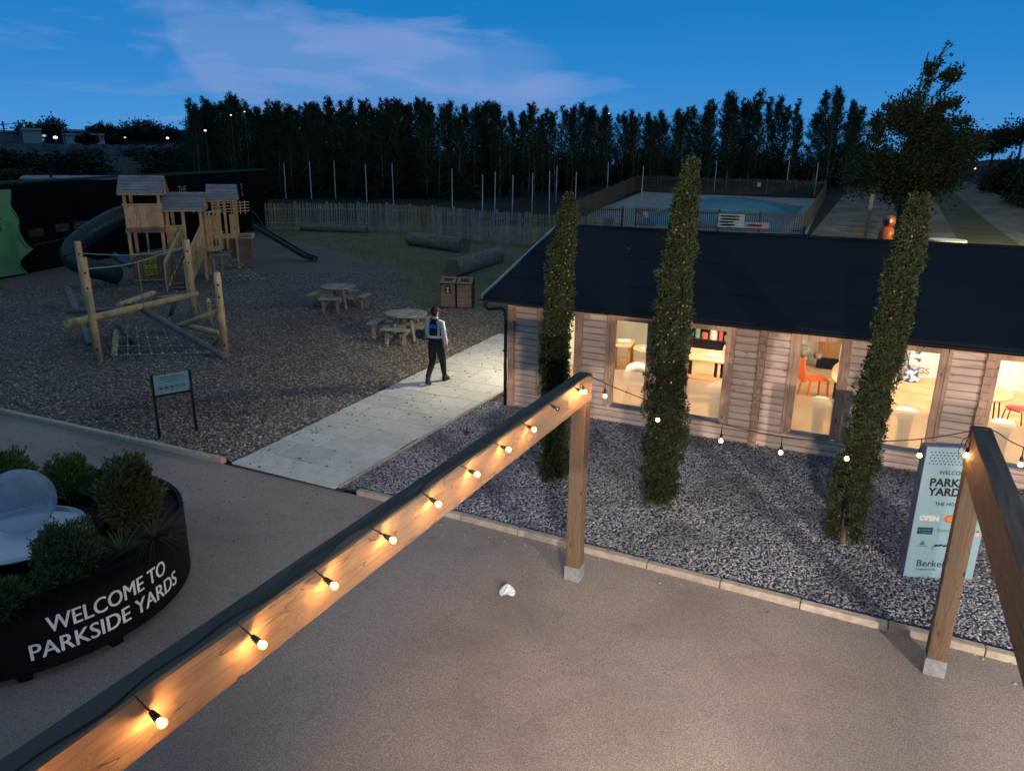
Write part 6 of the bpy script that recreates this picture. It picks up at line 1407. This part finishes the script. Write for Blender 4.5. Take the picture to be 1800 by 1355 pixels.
# undergrowth that closes the wood below the crowns
def bushmesh(n, rx, ry, rz, leaf, seed, lumps=5):
    rng = np.random.default_rng(seed); v = rng.normal(0, 1, (n, 3)); v /= np.linalg.norm(v, axis=1)[:, None]; v[:, 2] = np.abs(v[:, 2]); az = np.arctan2(v[:, 1], v[:, 0])
    q = (rng.random(n) ** .45) * (1 + .20 * np.sin(az * lumps + seed) + .12 * np.sin(az * 9 + v[:, 2] * 6)); P_ = v * q[:, None] * [rx, ry, rz]; return leafquads(P_, v, leaf, leaf * .6, .6)
# ------------------------------------------------------------------ broad leafy tree behind the cabin
def leafy(name, label, loc, blobs, n, leaf, mat, seed, trunk_r=.12, limb=True, group=None, cat='tree', th=None):
    t = thing(name, label, cat, loc, 0, group); rng = np.random.default_rng(seed); tk = MB(); cz = min(b[2] - b[4] * .3 for b in blobs)
    topz = th or max(b[2] for b in blobs); tk.tube([(0, 0, -.1), (.03, 0, cz * .5), (0, .03, cz), (blobs[0][0] * .6, blobs[0][1], (cz + topz) / 2), (blobs[1 % len(blobs)][0] * .8, 0, topz)], [trunk_r, trunk_r * .85, trunk_r * .7, trunk_r * .4, trunk_r * .15], 8)
    Ps, Ds = [], []; vol = np.array([b[3] * b[3] * b[4] for b in blobs]); vol = vol / vol.sum()
    for (bx, by, bz, br, bh), f in zip(blobs, vol):
        nb = max(5, int(f * 110)); k_ = max(6, int(n * f / nb))
        for _ in range(nb):
            v = rng.normal(0, 1, 3); v /= np.linalg.norm(v); e = np.array([bx, by, bz]) + v * [br, br, bh] * rng.uniform(.75, 1.12); c = np.array([bx * .6, by * .6, bz - bh * .4]); s = rng.random(k_) ** .5 * .75 + .25
            tk.tube([tuple(c), tuple(c * .4 + e * .6 + rng.normal(0, .1, 3)), tuple(e)], [trunk_r * .22, trunk_r * .12, .006], 4, caps=False)
            p = c + np.outer(s, e - c) + rng.normal(0, .09 * br, (k_, 3)) * (.5 + s[:, None]); Ps.append(p); d = (e - c) / np.linalg.norm(e - c); Ds.append(np.tile(d, (k_, 1)))
    tk.build('trunk', M['barkwood'], t, world=False); V, Fq = leafquads(np.concatenate(Ps), np.concatenate(Ds), leaf, leaf * .62, .7); npmesh('crown', V, Fq, mat, t, world=False); return t
M['leafy'] = leafmat('broad green leaves', (.025, .040, .010), (.085, .095, .030), trans=.35)
leafy('broad_tree', 'large leafy tree lit from below, rising behind the cabin roof', (.75, 28, 0), [(-.15, 0, 4.85, 1.75, .95), (.1, 0, 6.2, 1.35, 1.05), (.85, .1, 5.3, 1.35, 1.0), (.45, 0, 7.1, .75, .95), (.55, 0, 7.75, .42, .6), (-1.15, 0, 5.9, .50, .95), (-.9, 0, 6.7, .28, .65), (.62, 0, 8.35, .13, .42), (1.1, 0, 6.5, .55, .7)], 34000, .105, M['leafy'], 3)
# timber stake beside it, lit warm
mb = MB(); mb.bar((-.25, 24, -.1), (-.12, 24, 4.15), .10, .10); o = mb.build('lit_stake', wood('lit pale stake', (.48, .40, .22), (.38, .30, .16), 'Z')); tag(o, 'pale square timber stake leaning behind the cabin roof, lit by the rear floodlight', 'post')
# sleepers and small round seat behind the cabin
for k in range(4):
    mb = MB(); mb.box(-.9, .9, -.12, .12, 0, .22); o = mb.build('sleeper', M['dfence'], bevel=.02); x_, y_ = -.9 + .12 * k, 59.6 + 3.2 * k; o.location = (x_, y_, terr(x_, y_) + .03); tag(o, ('nearest', 'second', 'third', 'farthest')[k] + ' of the timber sleepers stepping away behind the cabin roof', 'sleeper', 'timber sleepers behind the cabin')
mb = MB(); mb.lathe([(0, 0), (1.15, 0), (1.2, .1), (1.15, .35), (0, .38)], 30); o = mb.build('round_slab', pm('pale concrete', (.5, .48, .42))); o.location = (4.6, 57.2, .05); tag(o, 'pale low round slab just over the cabin ridge', 'slab')
# small spike in the slate bed beside the path
t = thing('spike_light', 'small black spike light standing in the slate bed by the slab path', 'light', (-6.30, 11.2, .03)); mb = MB(); mb.tube([(0, 0, 0), (.005, 0, .24)], .007, 6); mb.build('stake', M['black'], t, world=False); mb = MB(); mb.lathe([(0, 0), (.07, 0), (.06, .03), (.02, .05), (0, .05)], 12); mb.build('base', M['black'], t, world=False)
# orange play figure
fg = thing('play_figure', 'orange play figure with a dark and white face patch, just over the cabin ridge', 'play figure', (.92, 56.6, .04)); mb = MB()
mb.lathe([(0, 0), (.42, 0), (.52, .3), (.50, .7), (.36, 1.0), (.22, 1.1), (0, 1.12)], 18); mb.build('body', pm('orange paint', (.42, .10, .03), rough=.4), fg, world=False, smooth=True)
mb = MB(); mb.ball((.05, 0, 1.42), .42, .40, .42, 16, 10); mb.build('head', pm('orange red paint', (.38, .08, .025), rough=.4), fg, world=False, smooth=True)
mb = MB(); mb.ball((-.02, -.32, 1.42), .17, .12, .22, 12, 8); mb.build('face_patch', M['ink'], fg, world=False, smooth=True)
mb = MB(); mb.ball((.12, -.37, 1.48), .09, .06, .15, 10, 6); mb.build('white_patch', M['white'], fg, world=False, smooth=True)

rg2 = random.Random(21)
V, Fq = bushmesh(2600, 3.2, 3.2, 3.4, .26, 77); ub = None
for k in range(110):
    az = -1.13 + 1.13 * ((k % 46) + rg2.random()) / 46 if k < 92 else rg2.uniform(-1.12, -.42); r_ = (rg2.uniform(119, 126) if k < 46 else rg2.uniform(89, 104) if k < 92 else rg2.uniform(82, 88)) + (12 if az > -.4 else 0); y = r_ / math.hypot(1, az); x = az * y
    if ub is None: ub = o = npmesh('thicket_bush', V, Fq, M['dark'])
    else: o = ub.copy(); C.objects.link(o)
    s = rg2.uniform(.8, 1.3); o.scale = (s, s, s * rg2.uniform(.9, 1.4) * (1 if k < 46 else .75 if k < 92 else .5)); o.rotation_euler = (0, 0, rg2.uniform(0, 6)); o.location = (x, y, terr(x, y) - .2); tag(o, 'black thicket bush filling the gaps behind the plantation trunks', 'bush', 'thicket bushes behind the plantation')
# ------------------------------------------------------------------ right: bank, hedge and far trees
for k, (x, y, rx, rz, sd_) in enumerate(((13.6, 83, 2.8, 4.0, 1), (16.6, 79, 3.6, 4.6, 2), (17.6, 70, 3.2, 3.6, 3), (11.8, 92, 2.2, 3.0, 4))):
    t = thing('bush', ('large dark bush', 'second dark bush', 'nearest dark bush', 'farthest dark bush')[k] + ' on the unlit bank right of the track', 'bush', (x, y, terr(x, y)), group='dark bushes on the bank'); V, Fq = bushmesh(5200, rx, rx * 1.3, rz, .30, sd_); npmesh('leaves', V, Fq, M['dark'], t, world=False)
    mb = MB(); mb.tube([(0, 0, -.1), (.1, 0, rz * .7)], [.1, .04], 6); mb.build('stems', M['barkwood'], t, world=False)
for k, (x, y, hgt, w_) in enumerate(((7.8, 112, 5.2, 2.0), (9.9, 109, 5.6, 2.2), (12.2, 112, 5.0, 2.3), (14.6, 109, 6.4, 3.0), (17.8, 110, 6.6, 3.2), (21.5, 112, 6.5, 3.2))):
    z0 = terr(x, y); leafy('park_tree', ('first', 'second', 'third', 'fourth', 'fifth', 'sixth')[k] + ' from the left of the black silhouetted park trees on the far bank', (x, y, z0), [(0, 0, hgt * .68, w_, hgt * .24), (-.6 * w_ * .6, .3, hgt * .6, w_ * .7, hgt * .18), (.4 * w_, 0, hgt * .78, w_ * .7, hgt * .17)], 2300, .34, M['dark'], 20 + k, .16, group='park trees on the far bank')
for x_, y_ in ((8.7, 105.0), (9.9, 104.6)): t = thing('park_lamp', 'tiny warm lamp under the far park trees, ' + ('left' if x_ < 9 else 'right') + ' of a pair', 'lamp', (x_, y_, terr(x_, y_)), group='warm lamps on the far bank'); mb = MB(); mb.tube([(0, 0, 0), (0, 0, 1.05)], .03, 6); mb.build('post', M['steel'], t, world=False); mb = MB(); mb.ball((0, 0, 1.15), .13, .13, .08, 8, 6); mb.build('lamp_head', emis('far warm lamp', (1, .55, .22), 5), t, world=False)

# ------------------------------------------------------------------ left: flat roof, scrub, sheds, far lights
sr = thing('flat_roofed_shed', 'flat pale roofed shed just beyond the black hoarding', 'shed', (-57, 40, 0), math.atan2(3.7, 2.6)); mb = MB(); mb.box(-4.5, 3.2, .0, 4.6, 0, 3.28); mb.build('walls', M['hoard'], sr, world=False)
mb = MB()
for k in range(11): mb.box(-4.7, 3.4, -.2 + .46 * k, .23 + .46 * k, 3.3 + .01 * k, 3.42 + .01 * k)
mb.build('roof', pm('pale sheet roof', (.36, .38, .38), (.26, .28, .29), rough=.6, scale=2), sr, world=False)
mb = MB(); mb.tube([(-2.6, .1, 3.42), (-2.6, .1, 4.3)], .09, 8); mb.lathe([(0, 4.3), (.2, 4.3), (.2, 4.38), (0, 4.38)], 8, (-2.6, .1, 0)); mb.build('flue', M['steel'], sr, world=False)
rng = random.Random(9)
nb = 0
for k in range(64):
    az = rng.uniform(-1.95, -1.08); r_ = rng.choice((66, 72, 80, 95, 115, 140, 170)) + rng.uniform(-4, 4); y = r_ / math.hypot(1, az); x = az * y
    if k < 4: V, Fq = bushmesh(1500, 2.6, 2.6, 1.9, .30, 60 + k); me_o = npmesh('scrub_bush', V, Fq, M['dark']); protos.append(me_o); o = me_o
    else: o = protos[-4 + k % 4].copy(); C.objects.link(o)
    s = rng.uniform(.6, 1.15) * (1 if r_ < 100 else 1.5); o.scale = (s * 1.4, s * 1.4, s * .8); o.rotation_euler = (0, 0, rng.uniform(0, 6)); o.location = (x, y, terr(x, y) - .1); tag(o, 'low dark scrub bush on the rough ground beyond the hoarding', 'bush', 'scrub bushes beyond the hoarding')
def polar(px, r_):
    q = RM @ _n(np.array([px - 900., 290 - 677.5, F])); hq = math.hypot(q[0], q[1]); return q[0] / hq * r_, q[1] / hq * r_
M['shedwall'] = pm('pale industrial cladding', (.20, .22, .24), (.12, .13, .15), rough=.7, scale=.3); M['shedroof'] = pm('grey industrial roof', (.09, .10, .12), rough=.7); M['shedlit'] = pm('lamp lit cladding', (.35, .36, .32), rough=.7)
def zrow(px, row, r_):  # height of a point seen on that row at that distance
    q = RM @ _n(np.array([px - 900., row - 677.5, F])); return H + q[2] / math.hypot(q[0], q[1]) * r_
for k, (p0, p1, rt, rb, lb) in enumerate(((-30, 48, 228, 250, 'long dark shed at the far left under the line poles'), (48, 82, 224, 243, 'pale lit shed with a shallow roof beside the big round tree'), (84, 160, 226, 246, 'wide dark far shed behind the brightest lamp'), (118, 152, 234, 244, 'small pale far building with lit front'), (160, 275, 222, 247, 'longest grey warehouse on the far rise'), (168, 190, 234, 246, 'small lit shed in front of the grey warehouse'), (275, 345, 227, 246, 'low far shed at the edge of the plantation'))):
    r_ = 330 if k in (3, 5, 1) else 350; x0_, y0_ = polar(p0, r_); x1_, y1_ = polar(p1, r_); zb = terr((x0_ + x1_) / 2, (y0_ + y1_) / 2) - 2; zt = zrow((p0 + p1) / 2, rt, r_)
    t = thing('far_building', lb, 'building', ((x0_ + x1_) / 2, (y0_ + y1_) / 2, zb), math.atan2(y1_ - y0_, x1_ - x0_)); L = math.hypot(x1_ - x0_, y1_ - y0_); hh = zt - zb
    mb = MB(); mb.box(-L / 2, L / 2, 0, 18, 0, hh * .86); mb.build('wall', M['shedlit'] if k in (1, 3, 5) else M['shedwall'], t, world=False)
    mb = MB(); mb.add([(-L / 2 - .4, -.5, hh * .86), (L / 2 + .4, -.5, hh * .86), (L / 2 + .4, 9, hh), (-L / 2 - .4, 9, hh), (-L / 2 - .4, 18.5, hh * .86), (L / 2 + .4, 18.5, hh * .86)], [(0, 1, 2, 3), (3, 2, 5, 4), (0, 3, 4), (1, 5, 2), (0, 4, 5, 1)]); mb.build('roof', M['shedroof'], t, world=False)
    if L > 15:
        for q in range(int(L / 9)):
            mb = MB(); xw = -L / 2 + 5 + q * 9; mb.box(xw - 1.2, xw + 1.2, -.06, -.02, hh * .25, hh * .5); mb.build('window', M['shedroof'], t, world=False)
for k, (px, row, r_, w_, lb) in enumerate(((100, 207, 345, 5.5, 'big round crowned tree above the far sheds'), (62, 217, 345, 5.0, 'low tree left of the big round one on the far rise'), (190, 216, 350, 5, 'small round tree behind the far warehouse'), (242, 215, 345, 5.5, 'left of the tree clump right of the far warehouse'), (262, 210, 350, 7, 'tallest of the tree clump right of the far warehouse'), (290, 219, 340, 6, 'right of the tree clump right of the far warehouse'), (320, 225, 335, 6, 'low tree at the left end of the plantation skyline'), (160, 238, 300, 3, 'dark bush before the small lit shed'), (212, 240, 300, 3, 'dark bush by the orange light'))):
    x, y = polar(px, r_); z0 = terr(x, y); hgt = max(3.5, zrow(px, row, r_) - z0); leafy('far_tree', lb, (x, y, z0), [(0, 0, hgt * .62, w_, hgt * .33), (w_ * .35, 0, hgt * .5, w_ * .8, hgt * .28)], 1500, 1.0, M['dark'], 40 + k, .35)
for k, (px, rt) in enumerate(((18, 214), (45, 212), (121, 217))):
    x, y = polar(px, 320); z0 = terr(x, y); zt = zrow(px, rt, 320); t = thing('line_mast', ('leftmost', 'second', 'rightmost')[k] + ' of three overhead line masts on the far left skyline', 'mast', (x, y, z0), group='overhead line masts'); mb = MB(); mb.tube([(0, 0, 0), (0, 0, zt - z0)], .28, 6); mb.build('pole', M['shedroof'], t, world=False)
    mb = MB(); mb.bar((-3.5, 0, zt - z0 - 1.2), (3.5, 0, zt - z0 - .9), .22, .22); mb.bar((-2, 0, zt - z0 - 2.6), (2, 0, zt - z0 - 2.4), .2, .2); mb.build('crossarm', M['shedroof'], t, world=False)
mb = MB(); p0, p1, p2 = [(*polar(px, 320), zrow(px, rt, 320) - .9) for px, rt in ((-20, 216), (18, 214), (45, 213))]; mb.tube([p0, p1, p2, (*polar(121, 320), zrow(121, 219, 320))], .09, 4); o = mb.build('overhead_wire', M['shedroof']); tag(o, 'thin overhead wire strung between the far line masts', 'wire')
# pale strip of fencing on the rough ground
mb = MB(); prev = None
for k in range(26):
    px = 30 + k * 11; x, y = polar(px, 225); z = zrow(px, 262 + (k % 3) * .6, 225)
    if prev: mb.bar((prev[0], prev[1], prev[2]), (x, y, z), .12, 1.9 + .5 * (k % 2))
    prev = (x, y, z)
o = mb.build('mesh_fence', pm('pale site fencing', (.16, .18, .20), (.05, .06, .06), scale=.4)); tag(o, 'pale broken strip of site fencing across the rough ground', 'fence')
def farlamp(label, px, row, r_, size, col, s, name='far_lamp'):
    x, y = polar(px, r_); z = zrow(px, row, r_); z0 = terr(x, y); t = thing(name, label, 'lamp', (x, y, z0)); mb = MB(); mb.tube([(0, 0, 0), (0, 0, max(.3, z - z0))], .12 if r_ > 200 else .02, 5); mb.build('lamp_post', M['shedroof'], t, world=False)
    mb = MB(); mb.ball((0, 0, z - z0), size, size, size * .6, 8, 6); mb.build('lamp_head', emis('far lamp glow', col, s), t, world=False)
farlamp('brightest white floodlight among the far sheds', 105, 242, 295, .62, (.9, .95, 1), 5); farlamp('cool cyan floodlight left of the brightest one', 86, 239, 300, .6, (.35, .75, .95), .8); farlamp('small orange light before the grey warehouse', 226, 242, 295, .35, (1, .45, .12), 2)
farlamp('white floodlight at the right of the far warehouse', 300, 243, 290, .45, (.85, .9, 1), 4); farlamp('warm lamp seen through the left end tree of the plantation', 367, 230, 80, .12, (1, .8, .45), 3); farlamp('greenish lamp in the plantation top, left of a pair', 414, 203, 80, .08, (.8, .9, .35), 2.5); farlamp('greenish lamp in the plantation top, right of a pair', 438, 197, 80, .08, (.8, .9, .35), 2.0)
farlamp('small green point of light in the middle plantation tops', 997, 194, 90, .06, (.6, .9, .3), 2.0); farlamp('small white point of light in the middle plantation tops', 1066, 200, 90, .07, (.9, .9, .6), 2.5)
sc.render.use_persistent_data = False
